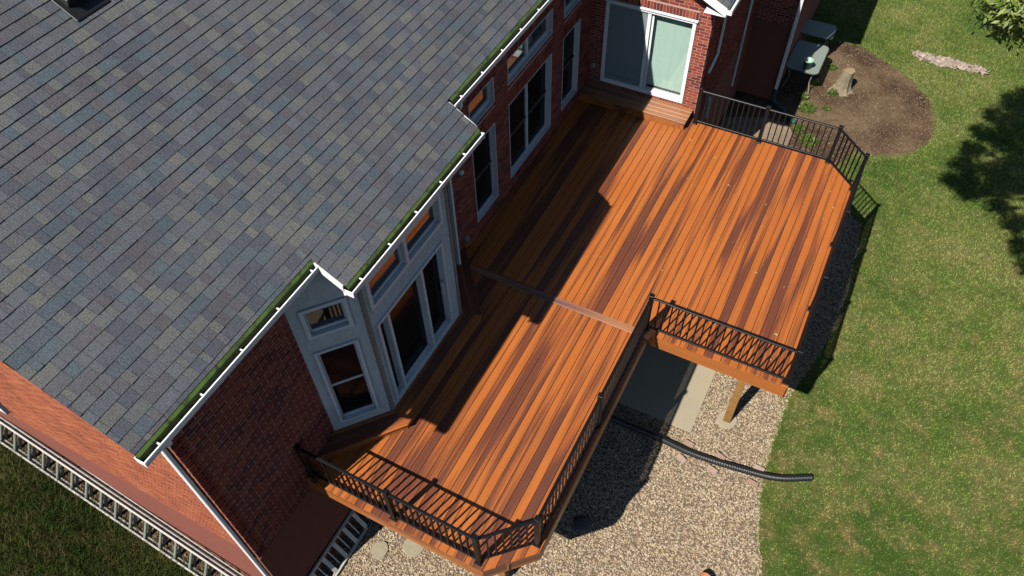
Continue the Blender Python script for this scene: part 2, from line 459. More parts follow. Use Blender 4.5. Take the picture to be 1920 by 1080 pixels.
# gravel stones
def scatter(poly, n, holes=()):
    P = np.array(poly); lo = P.min(0); hi = P.max(0)
    q = rng.uniform(lo, hi, (n, 2)); k = inpoly(q[:, 0], q[:, 1], poly)
    for h in holes: k &= ~inpoly(q[:, 0], q[:, 1], h)
    return q[k]
def rect(x0, x1, y0, y1): return [(x0, y0), (x1, y0), (x1, y1), (x0, y1)]
OCT = np.array([(1, 0, 0), (.5, .86, .1), (-.5, .86, -.1), (-1, 0, .05), (-.5, -.86, .1), (.5, -.86, -.1), (.1, .1, .75), (0, 0, -.6)], float)
OF = np.array([(i, (i + 1) % 6, 6) for i in range(6)])
def stones(q, rmin, rmax, z, name):
    n = len(q); s = rng.uniform(rmin, rmax, (n, 1, 1)) * np.stack([rng.uniform(.75, 1.3, n), rng.uniform(.6, 1, n), rng.uniform(.5, .95, n)], 1)[:, None, :]
    V = OCT[None] * s * rng.uniform(.8, 1.2, (n, 8, 1))
    a = rng.uniform(0, 6.283, n); ca, sa = np.cos(a)[:, None], np.sin(a)[:, None]
    tx = rng.normal(0, .35, (n, 1)); ty = rng.normal(0, .35, (n, 1))
    V[:, :, 2] += V[:, :, 0] * tx + V[:, :, 1] * ty
    X = V[:, :, 0] * ca - V[:, :, 1] * sa; Y = V[:, :, 0] * sa + V[:, :, 1] * ca
    V = np.stack([X + q[:, :1], Y + q[:, 1:], V[:, :, 2] + z + gz(q[:, :1]) - GZ + rng.uniform(0, .012, (n, 1))], 2)
    F = (OF[None] + (np.arange(n) * 8)[:, None, None]).reshape(-1, 3)
    return npmesh(name, V.reshape(-1, 3), F, np.repeat(rng.uniform(.001, 1, n), 6))
q = scatter([(x, max(y, 1.6)) for x, y in GRAV], 200000, [rect(-4.9, -.47, 7.78, 13.4), rect(-5.4, -2.5, 3.9, 14), rect(-.6, .72, 9.4, 13.2)])
g = mk('gravel', stones(q, .008, .0225, GZ + .010, 'gravel'), M['gravel'], stuff=True); tag(g, 'tan and cream pea gravel spread around and under the wooden deck', 'gravel')
# mulch chips
q = scatter(BEDP, 30000, [rect(-2.9, -1.0, 15.9, 17.9)])
g = mk('mulch_chips', stones(q, .007, .017, GZ + .012, 'mulch_chips'), M['chip'], stuff=True); tag(g, 'loose brown bark chips covering the bed around the tree stump', 'bark chips')
q = scatter(SOIL, 3500)
g = mk('leaf_litter', stones(q, .010, .026, GZ + .012, 'leaf_litter'), M['chip'], stuff=True); tag(g, 'dry brown leaf litter along the gable wall behind the long ladder', 'leaf litter')
# grass blades
def blades(q, hmin, hmax, wd):
    n = len(q); a = rng.uniform(0, 6.283, n); h = rng.uniform(hmin, hmax, n)
    ln = rng.uniform(.25, 1.1, n) * h; b = rng.uniform(0, 6.283, n); wv = rng.uniform(.6, 1.3, n) * wd
    V = np.zeros((n, 3, 3)); V[:, :, 0] = q[:, :1]; V[:, :, 1] = q[:, 1:]; V[:, :, 2] = gz(q[:, :1])
    V[:, 0, 0] += np.cos(a) * wv; V[:, 0, 1] += np.sin(a) * wv; V[:, 1, 0] -= np.cos(a) * wv; V[:, 1, 1] -= np.sin(a) * wv
    V[:, 2, 0] += np.cos(b) * ln; V[:, 2, 1] += np.sin(b) * ln; V[:, 2, 2] += h
    return V
STRIP = [(1.17, 22.75), (1.43, 22.43), (2.14, 22.37), (3.28, 22.49), (3.34, 22.69), (2.23, 22.83)]
LR = [(1.6, 3.2), (7.2, 3.2), (7.2, 30), (-2.2, 30), (-2.2, 21), (-.4, 15.4), (1.0, 15.3)] + [q for q in reversed(e2)]
q1 = scatter(LR, 420000, [GRAV, BEDP, STRIP])
ee = np.array(e2); ii = rng.integers(0, len(ee), 5200)          # tufts creeping over the gravel edge
ed = ee[ii] + np.stack([-np.abs(rng.normal(0, .06, 5200)) * rng.choice([.3, 1, 1.6], 5200), rng.normal(0, .07, 5200)], 1)
bp = np.array(BEDP[2:14]); jj = rng.integers(0, len(bp) - 1, 4200); uu = rng.uniform(0, 1, (4200, 1))
bd = bp[jj] * (1 - uu) + bp[jj + 1] * uu + rng.normal(0, .06, (4200, 2))
q1 = np.concatenate([q1, ed, bd])
LL = [(-14.5, -2.5), (-5.2, -2.5), (-5.2, 1.2), (-6.0, 1.2), (-9, 1.32), (-14.5, 1.38)]
q2 = scatter(LL, 110000)
for nm, V, mt, lb in (('lawn_grass', blades(q1, .025, .055, .0055), 'blade', 'short patchy green and straw coloured lawn grass around the house'),
                      ('long_grass', blades(q2, .07, .17, .006), 'longblade', 'longer dark green grass on the bank below the long ladder')):
    n = len(V)
    g = mk(nm, npmesh(nm, V.reshape(-1, 3), np.arange(n * 3).reshape(n, 3), rng.uniform(.001, 1, n)), M[mt], stuff=True)
    tag(g, lb, 'grass')

# ------------------------------------------------------------------ house
X1, X3 = -5.35, -5.45           # near and rear brick wall planes
SL = .65
def roofz(x): return 4.148 + SL * (-4.85 - x)
H = thing('house', (-8, 8, GZ), 'red brick house with grey shingle roof and white windows behind the deck', 'house')
BW, BH = .2032, .0677
CAMP = Vector((0, 0, 10.78))
brick_me = {}
def unit_cube(key, mat):
    if key not in brick_me:
        me = MB().box(-.5, .5, -.5, .5, -.5, .5).mesh('brick'); me.materials.append(mat); brick_me[key] = me
    return brick_me[key]
NSEP = [0]
def brick_wall(o, t, n, L, z0, z1, openings=(), sep=None, top=None, mat='brick', name='brick_wall', phase=0.0, header=True):
    """wall face in the plane through o, along t, outward n; bricks 8 mm proud of the mortar"""
    o = Vector((o[0], o[1])); t = Vector(t).normalized(); n = Vector(n).normalized()
    # mortar backing with real holes
    A = sorted({0, L, *[q for w_ in openings for q in w_[:2]]}); Zs = sorted({z0, z1, *[q for w_ in openings for q in w_[2:4]]})
    mb = MB()
    if top is None:
        for i in range(len(A) - 1):
            for k in range(len(Zs) - 1):
                am, zm = (A[i] + A[i + 1]) / 2, (Zs[k] + Zs[k + 1]) / 2
                if any(w_[0] < am < w_[1] and w_[2] < zm < w_[3] for w_ in openings): continue
                mb.obox(o, t, n, A[i], A[i + 1], Zs[k], Zs[k + 1], -.16, -.004)
    else:
        P = lambda a, d, z: (o[0] + t[0] * a + n[0] * d, o[1] + t[1] * a + n[1] * d, z)
        mb.hexa([P(0, -.16, z0), P(L, -.16, z0), P(L, -.004, z0), P(0, -.004, z0), P(0, -.16, top(0)), P(L, -.16, top(L)), P(L, -.004, top(L)), P(0, -.004, top(0))])
    wall = mk(name, mb, M['mortar'], H)
    S_ = MB(); R3 = Matrix(((t[0], n[0], 0), (t[1], n[1], 0), (0, 0, 1)))
    def put(a0, a1, b0, b1):
        if a1 - a0 < .008: return
        c = Vector((o[0] + t[0] * (a0 + a1) / 2 - n[0] * .006, o[1] + t[1] * (a0 + a1) / 2 - n[1] * .006, (b0 + b1) / 2))
        if sep and NSEP[0] < 300 and sep((a0 + a1) / 2, (b0 + b1) / 2):
            NSEP[0] += 1
            inst('brick', unit_cube(mat, M[mat]), Matrix.Translation(c) @ R3.to_4x4() @ Matrix.Diagonal((a1 - a0, .012 + rng.uniform(0, .004), b1 - b0, 1)), wall)
        else:
            S_.obox(o, t, n, a0, a1, b0, b1, -.012, rng.uniform(-.001, .003), rng.uniform(.001, 1))
    hd = [(a - .02, b + .02, d, d + .20) for a, b, c_, d in openings] if header else []
    sl = [(a - .02, b + .02, c_ - .07, c_) for a, b, c_, d in openings] if header else []
    blk = list(openings) + hd + sl
    k = 0; z = z0
    while z < z1 - .02:
        b0, b1 = z + .0065, min(z + BH - .0065, z1); zm = (b0 + b1) / 2
        a = -BW + (BW / 2 if k % 2 else 0) + phase
        while a < L:
            segs = [(max(a + .0065, 0.0), min(a + BW - .0065, L))]
            for w_ in blk:
                if w_[2] - .012 < zm < w_[3] + .012:
                    ns = []
                    for s0, s1 in segs:
                        if s1 <= w_[0] or s0 >= w_[1]: ns.append((s0, s1)); continue
                        if s0 < w_[0] - .004: ns.append((s0, w_[0] - .004))
                        if s1 > w_[1] + .004: ns.append((w_[1] + .004, s1))
                    segs = ns
            for s0, s1 in segs:
                if s1 - s0 < .008: continue
                if top and zm > top((s0 + s1) / 2) - .06: continue
                put(s0, s1, b0, b1)
            a += BW
        k += 1; z += BH
    for a0, a1, c0, c1 in hd + sl:           # soldier heads and rowlock sills
        m_ = max(1, int(round((a1 - a0) / BH))); st_ = (a1 - a0) / m_
        for i in range(m_): put(a0 + i * st_ + .005, a0 + (i + 1) * st_ - .005, c0 + .004, min(c1 - .006, z1))
    if S_.v: mk('brick', S_, M[mat], wall, stuff=True)
    return wall

# openings (along y) on the rear wall
WIN = [(8.52, 9.35, .30, 2.10), (9.88, 11.70, .30, 2.10), (12.24, 13.07, .30, 2.10)]
TRN = [(8.52, 9.38, 2.53, 3.05), (9.88, 11.71, 2.53, 3.05), (12.24, 13.07, 2.53, 3.05)]
PZ = -.36                        # top of the painted foundation
# wing wall first: its lit bricks are the ones seen largest
DR = (-5.15, -3.20, .26, 2.25)
WX = -2.89
def wing_top(a): return min(3.72, 2.62 + .45 * (2.56 - a) + .05)
brick_wall((X3, 13.7), (1, 0), (0, -1), WX - X3, PZ, 3.6, [(DR[0] - X3, DR[1] - X3, DR[2], DR[3])],
           sep=lambda a, z: z > .05 and (a > DR[1] - X3 - .01 or (z > 2.2 and a > .9)), name='brick_wall', header=True)
near = brick_wall((X1, 1.642), (0, 1), (1, 0), 3.69 - 1.642, PZ, 3.9, sep=lambda a, z: z > -.1 and a < 1.9)
brick_wall((X3, 7.45), (0, 1), (1, 0), 13.7 - 7.45, PZ, 3.95, [(a - 7.45, b - 7.45, c_, d) for a, b, c_, d in WIN + TRN])
gt = Vector((-1, 0)); gn = Vector((0, -1)); GY = 1.64
GL = 8.6
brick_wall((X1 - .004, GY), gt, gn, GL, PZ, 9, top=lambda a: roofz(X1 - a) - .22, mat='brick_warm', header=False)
# wing side and the block beyond
brick_wall((WX, 13.708), (0, 1), (1, 0), 5.0, PZ, 2.75, header=False)
brick_wall((WX, 18.7), (1, 0), (0, -1), .99, PZ, 2.6, header=False)
brick_wall((-1.9, 18.708), (0, 1), (1, 0), 9, PZ, 2.6, header=False)
# painted foundation
fd = MB()
fd.box(-13.9, X1 + .004, 1.72, 3.6, GZ - .1, PZ - .002)
mk('foundation', fd, M['parge'], H)
fw = MB(); P_ = lambda a, d: (X1 + gt[0] * a + gn[0] * d, GY + gt[1] * a + gn[1] * d)
fw.prism([P_(-.012, .012), P_(-.012, -.1), P_(GL, -.1), P_(GL, .012)], GZ - .1, PZ)
mk('foundation', fw, M['parge'], H)
mk('foundation', MB().box(X3 - 1, X1 + .002, 3.6, 13.75, GZ - .1, PZ - .004), M['parge'], H)
mk('foundation', MB().box(X3, WX + .004, 13.7 - .004, 18.6, GZ - .1, PZ - .002), M['parge'], H)
mk('foundation', MB().box(-4.0, -1.9 + .004, 18.7 - .004, 27.7, GZ - .1, PZ - .003), M['parge'], H)
# the body behind the facing walls
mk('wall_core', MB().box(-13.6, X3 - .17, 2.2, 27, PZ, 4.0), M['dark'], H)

# --- roof
RX0 = -12.0
rcs = math.sqrt(1 + SL * SL); EXP = .1404
EAVES = [(1.20, 4.00, -4.90), (4.00, 7.20, -4.475), (7.20, 16.5, -4.95)]   # y0, y1, x of the shingle edge
def slab(y0, y1, xe, top=-.012, th=.10, xr=RX0):
    mb = MB(); a, b = roofz(xr) + top, roofz(xe) + top
    mb.hexa([(xr, y0, a - th), (xe, y0, b - th), (xe, y1, b - th), (xr, y1, a - th), (xr, y0, a), (xe, y0, b), (xe, y1, b), (xr, y1, a)])
    return mb
roof = mk('roof', slab(1.215, 4.0, -4.91), M['under'], H)
mk('roof_deck', slab(4.0, 7.2, -4.485), M['under'], roof)
mk('roof_deck', slab(7.2, 16.5, -4.96), M['under'], roof)
mk('roof_deck', MB().hexa([(-19, 1.2, 3.9), (RX0, 1.2, roofz(RX0) - .12), (RX0, 16.5, roofz(RX0) - .12), (-19, 16.5, 3.9),
                           (-19, 1.2, 4.0), (RX0, 1.2, roofz(RX0) - .01), (RX0, 16.5, roofz(RX0) - .01), (-19, 16.5, 4.0)]), M['under'], roof)
cells = []
xe0 = -4.475; k = 0
while True:
    x1_ = xe0 - k * EXP / rcs; x0_ = x1_ - EXP / rcs
    if x1_ < -11.6: break
    for (y0, y1, xe) in [(1.20, 16.5, 0)] if x1_ <= -4.95 else [e for e in EAVES if x0_ < e[2] - .012]:
        xb_ = min(x1_, xe)
        y = y0 + (-rng.uniform(0, .25))
        while y < y1:
            wd = rng.choice([.08, .11, .14, .17, .20, .25]) * rng.uniform(.9, 1.1)
            a, b = max(y, y0), min(y + wd, y1)
            if b - a > .015: cells.append((x0_, xb_, a, b))
            y += wd
    k += 1
cells.sort(key=lambda c_: (Vector(((c_[0] + c_[1]) / 2, (c_[2] + c_[3]) / 2, roofz((c_[0] + c_[1]) / 2))) - CAMP).length - 3.0 * min(.25, c_[3] - c_[2]))
# unit shingle: a wedge, thick at the lower edge
um = MB(); um.hexa([(-.5, -.5, -.2), (.5, -.5, -.2), (.5, .5, -.2), (-.5, .5, -.2), (-.5, -.5, 0), (.5, -.5, 1), (.5, .5, 1), (-.5, .5, 0)])
ume = um.mesh('shingle'); ume.materials.append(M['shingle'])
TH = .0072; RR = Matrix.Rotation(math.atan(SL), 4, 'Y')
SH = MB(); ns = 0
for c_ in cells:
    xm, ym = (c_[0] + c_[1]) / 2, (c_[2] + c_[3]) / 2
    vis = -9.6 < xm and xm - .0 > -9.6 and ym < 13
    lift = rng.uniform(0, .003)
    if ns < 300 and c_[3] - c_[2] > .11 and ym < 13:
        ns += 1
        inst('shingle', ume, Matrix.Translation((xm, ym, roofz(xm) - .004 + lift)) @ RR @ Matrix.Diagonal(((c_[1] - c_[0]) * rcs + .006, c_[3] - c_[2] - .0035, TH, 1)), roof)
    else:
        a0, a1 = c_[2] + .0018, c_[3] - .0018
        z0_, z1_ = roofz(c_[0]) - .004 + lift, roofz(c_[1]) - .004 + lift
        SH.hexa([(c_[0], a0, z0_ - .004), (c_[1] + .005, a0, z1_ - .006), (c_[1] + .005, a1, z1_ - .006), (c_[0], a1, z0_ - .004),
                 (c_[0], a0, z0_), (c_[1] + .009, a0, z1_ + TH), (c_[1] + .009, a1, z1_ + TH), (c_[0], a1, z0_)], rng.uniform(.001, 1), skip=(0,))
mk('shingle', SH, M['shingle'], roof, stuff=True)
# roof vent
vt = MB(); cx_, cy_ = -8.16, 4.72
def rp(dx, dy, dz): return (cx_ + dx, cy_ + dy, roofz(cx_ + dx) + dz)
vt.hexa([rp(-.26, -.24, .01), rp(.24, -.24, .01), rp(.24, .24, .01), rp(-.26, .24, .01), rp(-.26, -.24, .03), rp(.24, -.24, .03), rp(.24, .24, .03), rp(-.26, .24, .03)])
vt.hexa([rp(-.2, -.18, .03), rp(.1, -.18, .03), rp(.1, .18, .03), rp(-.2, .18, .03), rp(-.2, -.17, .07), rp(.14, -.17, .17), rp(.14, .17, .17), rp(-.2, .17, .07)])
vt.hexa([rp(-.22, -.21, .07), rp(.17, -.21, .17), rp(.17, .21, .17), rp(-.22, .21, .07), rp(-.22, -.2, .09), rp(.17, -.2, .19), rp(.17, .2, .19), rp(-.22, .2, .09)])
mk('roof_vent', vt, M['blackplastic'], roof, bevel=.006)

# --- gutters
def gutter(y0, y1, xl, zl, xs, debris=7):
    """xl, zl: outer lip; xs: shingle edge"""
    prof = [(-.012, .0), (0, .0), (.004, -.012), (-.004, -.03), (-.022, -.085), (-.10, -.085), (-.118, -.085), (-.118, -.015)]
    mb = MB(); zt = roofz(xs)
    xb = xs - .045
    outer = [(xl, zl), (xl + .006, zl - .012), (xl, zl - .03), (xl - .02, zl - .10), (xb, zl - .10), (xb, zl - .02)]
    th = .006
    n0 = 0
    for i in range(len(outer) - 1):
        (xa, za), (xb_, zb) = outer[i], outer[i + 1]
        d = Vector((xb_ - xa, zb - za)).normalized(); nn = Vector((-d[1], d[0])) * th
        if i < 3: nn = Vector((-th, 0))
        mb.hexa([(xa, y0, za), (xb_, y0, zb), (xb_ + nn[0], y0, zb + nn[1]), (xa + nn[0], y0, za + nn[1]),
                 (xa, y1, za), (xb_, y1, zb), (xb_ + nn[0], y1, zb + nn[1]), (xa + nn[0], y1, za + nn[1])])
    mb.box(xl - .015, xl + .002, y0, y1, zl - .004, zl + .004)      # rolled lip
    for yy in (y0, y1):
        mb.box(xb, xl, yy - .004, yy + .004, zl - .10, zl - .006)    # end caps
    g_ = mk('gutter', mb, M['white'], H)
    bed = MB(); nseg = int((y1 - y0) / .06)
    for i in range(nseg):
        ya, yb = y0 + (y1 - y0) * i / nseg, y0 + (y1 - y0) * (i + 1) / nseg
        ha, hb = zl - .075 + rng.uniform(0, .02), zl - .075 + rng.uniform(0, .02)
        bed.hexa([(xb + .008, ya, zl - .092), (xl - .028, ya, zl - .092), (xl - .028, yb, zl - .092), (xb + .008, yb, zl - .092),
                  (xb + .008, ya, ha), (xl - .028, ya, hb), (xl - .028, yb, hb), (xb + .008, yb, ha)])
    mk('trough_bed', bed, M['gutter_in'], g_)
    nd = int((y1 - y0) * 60); dq = np.stack([rng.uniform(xb + .03, xl - .03, nd), rng.uniform(y0 + .02, y1 - .02, nd)], 1)
    mk('debris', stones(dq, .006, .02, zl - .062, 'debris'), M['chip'], g_, stuff=True)
    ap = MB(); a0 = (xs + .012, zt - .004); a1 = (xs + .040, zt - .036); a2 = (xs + .043, zl - .08)
    for (p_, q_) in ((a0, a1), (a1, a2)):
        ap.hexa([(p_[0], y0 + .006, p_[1] - .004), (q_[0], y0 + .006, q_[1] - .004), (q_[0], y1 - .006, q_[1] - .004), (p_[0], y1 - .006, p_[1] - .004),
                 (p_[0], y0 + .006, p_[1]), (q_[0], y0 + .006, q_[1]), (q_[0], y1 - .006, q_[1]), (p_[0], y1 - .006, p_[1])])
    mk('drip_edge', ap, M['green'], g_)
    y = y0 + .22
    while y < y1 - .05:
        mk('gutter_hanger', MB().box(xl - .062, xl - .006, y - .008, y + .008, zl - .012, zl + .006), M['white'], g_)
        y += .62
    return g_
GUT = [(1.20, 4.02, -4.80, 4.10, -4.90), (3.99, 7.20, -4.37, 3.845, -4.475), (7.25, 13.6, -4.85, 4.125, -4.95)]
for q_ in GUT: gutter(*q_)
for (y0, y1, xl, zl, xs), xw in zip(GUT, (X1, -4.73, X3)):
    mk('fascia_board', MB().box(xs - .075, xs - .05, y0 + .02, y1 - .01, zl - .17, roofz(xs - .07) - .115), M['white'], H)
    mk('soffit', MB().box(xw - .05, xs - .076, y0 + .12, y1 - .01, zl - .165, zl - .145), M['white'], H)
# rake returns at the bay, rake boards at the gable end
def rake(y, xa, xb, dep=.17, th=.022, top=-.115):
    mb = MB()
    za, zb = roofz(xa) + top + .1, roofz(xb) + top + .1
    mb.hexa([(xa, y - th, za - dep), (xb, y - th, zb - dep), (xb, y, zb - dep), (xa, y, za - dep), (xa, y - th, za), (xb, y - th, zb), (xb, y, zb), (xa, y, za)])
    return mb
mk('rake_board', rake(4.0, -4.93, -4.50, dep=.10), M['white'], H)
mk('rake_board', rake(7.223, -4.93, -4.50, dep=.10), M['white'], H)
mk('rake_board', rake(1.30, RX0, -4.97, top=-.135), M['white'], H)
mk('soffit', MB().hexa([(RX0, 1.30, roofz(RX0) - .19), (-4.97, 1.30, roofz(-4.97) - .19), (-4.97, 1.7, roofz(-4.97) - .19), (RX0, 2.0, roofz(RX0) - .19),
                        (RX0, 1.30, roofz(RX0) - .17), (-4.97, 1.30, roofz(-4.97) - .17), (-4.97, 1.7, roofz(-4.97) - .17), (RX0, 2.0, roofz(RX0) - .17)]), M['white'], H)

# --- windows
def P3(o, t, n, a, d, z): return (o[0] + t[0] * a + n[0] * d, o[1] + t[1] * a + n[1] * d, z)
def window(o, t, n, a0, a1, z0, z1, mull=(), meet=None, fw_=.055, proud=.004, deep=.09, glass='glass', name='window', sashw=.03, liner=False):
    fr_ = MB()
    for q_ in ((a0, a0 + fw_, z0, z1), (a1 - fw_, a1, z0, z1), (a0 + fw_, a1 - fw_, z0, z0 + fw_), (a0 + fw_, a1 - fw_, z1 - fw_, z1)):
        fr_.obox(o, t, n, q_[0], q_[1], q_[2], q_[3], -deep, proud)
    if liner:
        for q_ in ((a0, a0 + .014, z0, z1), (a1 - .014, a1, z0, z1), (a0, a1, z0, z0 + .014), (a0, a1, z1 - .014, z1)): fr_.obox(o, t, n, q_[0] - .001, q_[1] + .001, q_[2] - .001, q_[3] + .001, proud - .002, .006)
    w_ = mk(name, fr_, M['vinyl'], H)
    edges = [a0 + fw_ - .002] + [q for m_ in mull for q in (m_ - fw_ / 2, m_ + fw_ / 2)] + [a1 - fw_ + .002]
    for m_ in mull: mk('mullion', MB().obox(o, t, n, m_ - fw_ / 2, m_ + fw_ / 2, z0 + fw_ - .001, z1 - fw_ + .001, -deep, proud - .002), M['vinyl'], w_)
    for i in range(0, len(edges), 2):
        e0, e1 = edges[i], edges[i + 1]
        b0, b1 = z0 + fw_ - .002, z1 - fw_ + .002
        s_ = MB(); dd = -deep * .62
        for q_ in ((e0, e0 + sashw, b0, b1), (e1 - sashw, e1, b0, b1), (e0 + sashw, e1 - sashw, b0, b0 + sashw * 1.3), (e0 + sashw, e1 - sashw, b1 - sashw, b1)):
            s_.obox(o, t, n, q_[0], q_[1], q_[2], q_[3], -deep, dd)
        mk('sash', s_, M['vinyl'], w_)
        if meet: mk('meeting_rail', MB().obox(o, t, n, e0 + sashw, e1 - sashw, meet - .018, meet + .018, -deep * .95, dd - .004), M['cap' if liner else 'vinyl'], w_)
        if meet:
            mk('pane', MB().obox(o, t, n, e0 + sashw - .003, e1 - sashw + .003, b0, meet - .018, -deep - .03, -deep * .92), M[glass], w_)
            mk('pane', MB().obox(o, t, n, e0 + sashw - .003, e1 - sashw + .003, meet + .018, b1, -deep - .03, -deep * .88), M[glass], w_)
        else:
            mk('pane', MB().obox(o, t, n, e0 + sashw - .003, e1 - sashw + .003, b0, b1, -deep - .03, -deep * .9), M[glass], w_)
    return w_
o3, tY, nX = (X3, 0), (0, 1), (1, 0)
for a, b, c_, d in WIN:
    window(o3, tY, nX, a, b, c_, d, mull=[(a + b) / 2 - .02] if b - a > 1.5 else (), meet=1.2, fw_=.03, sashw=.018, proud=-.075, deep=.125, liner=True, glass='glass_screened')
for a, b, c_, d in TRN:
    window(o3, tY, nX, a, b, c_, d, mull=[(a + b) / 2 - .01] if b - a > 1.5 else (), fw_=.045, proud=-.065, deep=.12, liner=True)
# --- bay
A_ = Vector((X1, 3.69)); B_ = Vector((-4.73, 4.43)); C_ = Vector((-4.73, 6.58)); D_ = Vector((X3, 7.44))
def shake_wall(p_, q_, z0, z1, holes, nm='bay_wall'):
    t_ = (q_ - p_).normalized(); n_ = Vector((t_[1], -t_[0])); L = (q_ - p_).length
    A = sorted({0, L, *[v for h in holes for v in h[:2]]}); Zs = sorted({z0, z1, *[v for h in holes for v in h[2:4]]}); mb = MB()
    for i in range(len(A) - 1):
        for k in range(len(Zs) - 1):
            am, zm = (A[i] + A[i + 1]) / 2, (Zs[k] + Zs[k + 1]) / 2
            if any(h[0] < am < h[1] and h[2] < zm < h[3] for h in holes): continue
            mb.obox(p_, t_, n_, A[i], A[i + 1], Zs[k], Zs[k + 1], -.12, -.010)
    w_ = mk(nm, mb, M['shake'], H)
    S_ = MB(); z = z0; ch = .122
    while z < z1 - .02:
        a = -rng.uniform(0, .12)
        b1 = min(z + ch - .003, z1)
        while a < L:
            wd = rng.choice([.07, .10, .13, .16])
            segs = [(max(a + .002, .0), min(a + wd - .002, L))]
            for h in holes:
                if z + .02 < h[3] and b1 - .02 > h[2]:
                    ns_ = []
                    for s0, s1 in segs:
                        if s1 <= h[0] or s0 >= h[1]: ns_.append((s0, s1)); continue
                        if s0 < h[0]: ns_.append((s0, h[0]))
                        if s1 > h[1]: ns_.append((h[1], s1))
                    segs = ns_
            for s0, s1 in segs:
                if s1 - s0 < .01: continue
                d0 = rng.uniform(.000, .003)
                P = lambda aa, dd, zz: (p_[0] + t_[0] * aa + n_[0] * dd, p_[1] + t_[1] * aa + n_[1] * dd, zz)
                S_.hexa([P(s0, -.011, z), P(s1, -.011, z), P(s1, d0, z), P(s0, d0, z), P(s0, -.011, b1), P(s1, -.011, b1), P(s1, d0 - .007, b1), P(s0, d0 - .007, b1)], rng.uniform(.001, 1))
            a += wd
        z += ch
    mk('shake', S_, M['shake'], w_, stuff=True)
    return t_, n_
SW, BWn = (.15, .78, 2.57, 3.18), (.14, .765, .34, 2.25)
ta, na = shake_wall(A_, B_, .02, 3.74, [SW, BWn])
window(A_, ta, na, *SW, fw_=.06, proud=.03, deep=.08)
window(A_, ta, na, *BWn, meet=1.28, fw_=.045, proud=.03, deep=.08, glass='glass_screened')
TW = (.10, 1.98, 2.64, 3.25); SD = (.12, 1.88, .28, 2.30)
tb, nb = shake_wall(B_, C_, .02, 3.74, [TW, SD])
window(B_, tb, nb, *TW, mull=[1.02], fw_=.065, proud=.03, deep=.08)
window(B_, tb, nb, *SD, mull=[.38, 1.27], fw_=.05, proud=.03, deep=.09, name='sliding_door', sashw=.018, glass='glass_screened')
mk('door_handle', MB().obox(B_, tb, nb, 1.775, 1.80, 1.15, 1.40, -.05, .0), M['vinyl'], H)
shake_wall(C_, D_, .02, 3.74, [])
for q_ in (B_, C_):
    mk('corner_trim', MB().prism([(q_[0] - .05, q_[1] - .035), (q_[0] + .014, q_[1] - .03), (q_[0] + .014, q_[1] + .03), (q_[0] - .05, q_[1] + .035)], .02, 3.74), M['trim_tan'], H)
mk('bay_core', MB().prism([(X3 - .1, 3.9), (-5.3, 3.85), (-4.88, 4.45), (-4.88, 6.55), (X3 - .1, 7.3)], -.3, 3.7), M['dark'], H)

# --- sliding door of the wing, blinds behind it
oD, tD, nD = (0, 13.7), (1, 0), (0, -1)
f_ = .075
fr_ = MB()
for q_ in ((DR[0], DR[0] + f_, DR[2], DR[3]), (DR[1] - f_, DR[1], DR[2], DR[3]), (DR[0] + f_, DR[1] - f_, DR[2], DR[2] + .10), (DR[0] + f_, DR[1] - f_, DR[3] - .06, DR[3])):
    fr_.obox(oD, tD, nD, *q_, -.13, .02)
fr_.obox(oD, tD, nD, DR[0] - .03, DR[1] + .03, DR[3] - .001, DR[3] + .03, -.02, .05)
sd = mk('sliding_door', fr_, M['white'], H, bevel=.004)
xm_ = (DR[0] + DR[1]) / 2
st_ = MB(); st_.obox(oD, tD, nD, xm_ - .05, xm_ + .02, DR[2] + .10, DR[3] - .06, -.05, -.005)
mk('stile', st_, M['white'], sd)
st_ = MB(); st_.obox(oD, tD, nD, xm_ + .025, xm_ + .075, DR[2] + .10, DR[3] - .06, -.10, -.052)
mk('stile', st_, M['white'], sd)
mk('screen', MB().obox(oD, tD, nD, DR[0] + f_ - .002, xm_ - .05, DR[2] + .099, DR[3] - .059, -.024, -.021), M['screen'], sd)
mk('pane', MB().obox(oD, tD, nD, DR[0] + f_ - .002, xm_ + .05, DR[2] + .099, DR[3] - .059, -.085, -.08), M['clear'], sd)
mk('pane', MB().obox(oD, tD, nD, xm_ + .076, DR[1] - f_ + .002, DR[2] + .099, DR[3] - .059, -.085, -.08), M['clear'], sd)
x = DR[0] + f_ + .01
while x < DR[1] - f_ - .01:
    v_ = MB(); ang = .16 + rng.normal(0, .05)
    ca, sa = math.cos(ang) * .024, math.sin(ang) * .024
    z0_, z1_ = DR[2] + .125, DR[3] - .07
    y_ = 13.7 + .17
    v_.hexa([(x - ca, y_ - sa, z0_), (x + ca, y_ + sa, z0_), (x + ca, y_ + sa + .003, z0_), (x - ca, y_ - sa + .003, z0_),
             (x - ca, y_ - sa, z1_), (x + ca, y_ + sa, z1_), (x + ca, y_ + sa + .003, z1_), (x - ca, y_ - sa + .003, z1_)])
    mk('vane', v_, M['vane'], sd); x += .043
mk('back_panel', MB().obox(oD, tD, nD, DR[0], DR[1], DR[2], DR[3], -.40, -.26), M['dark'], sd)  # near-black sheet in place of the unlit room behind the blinds
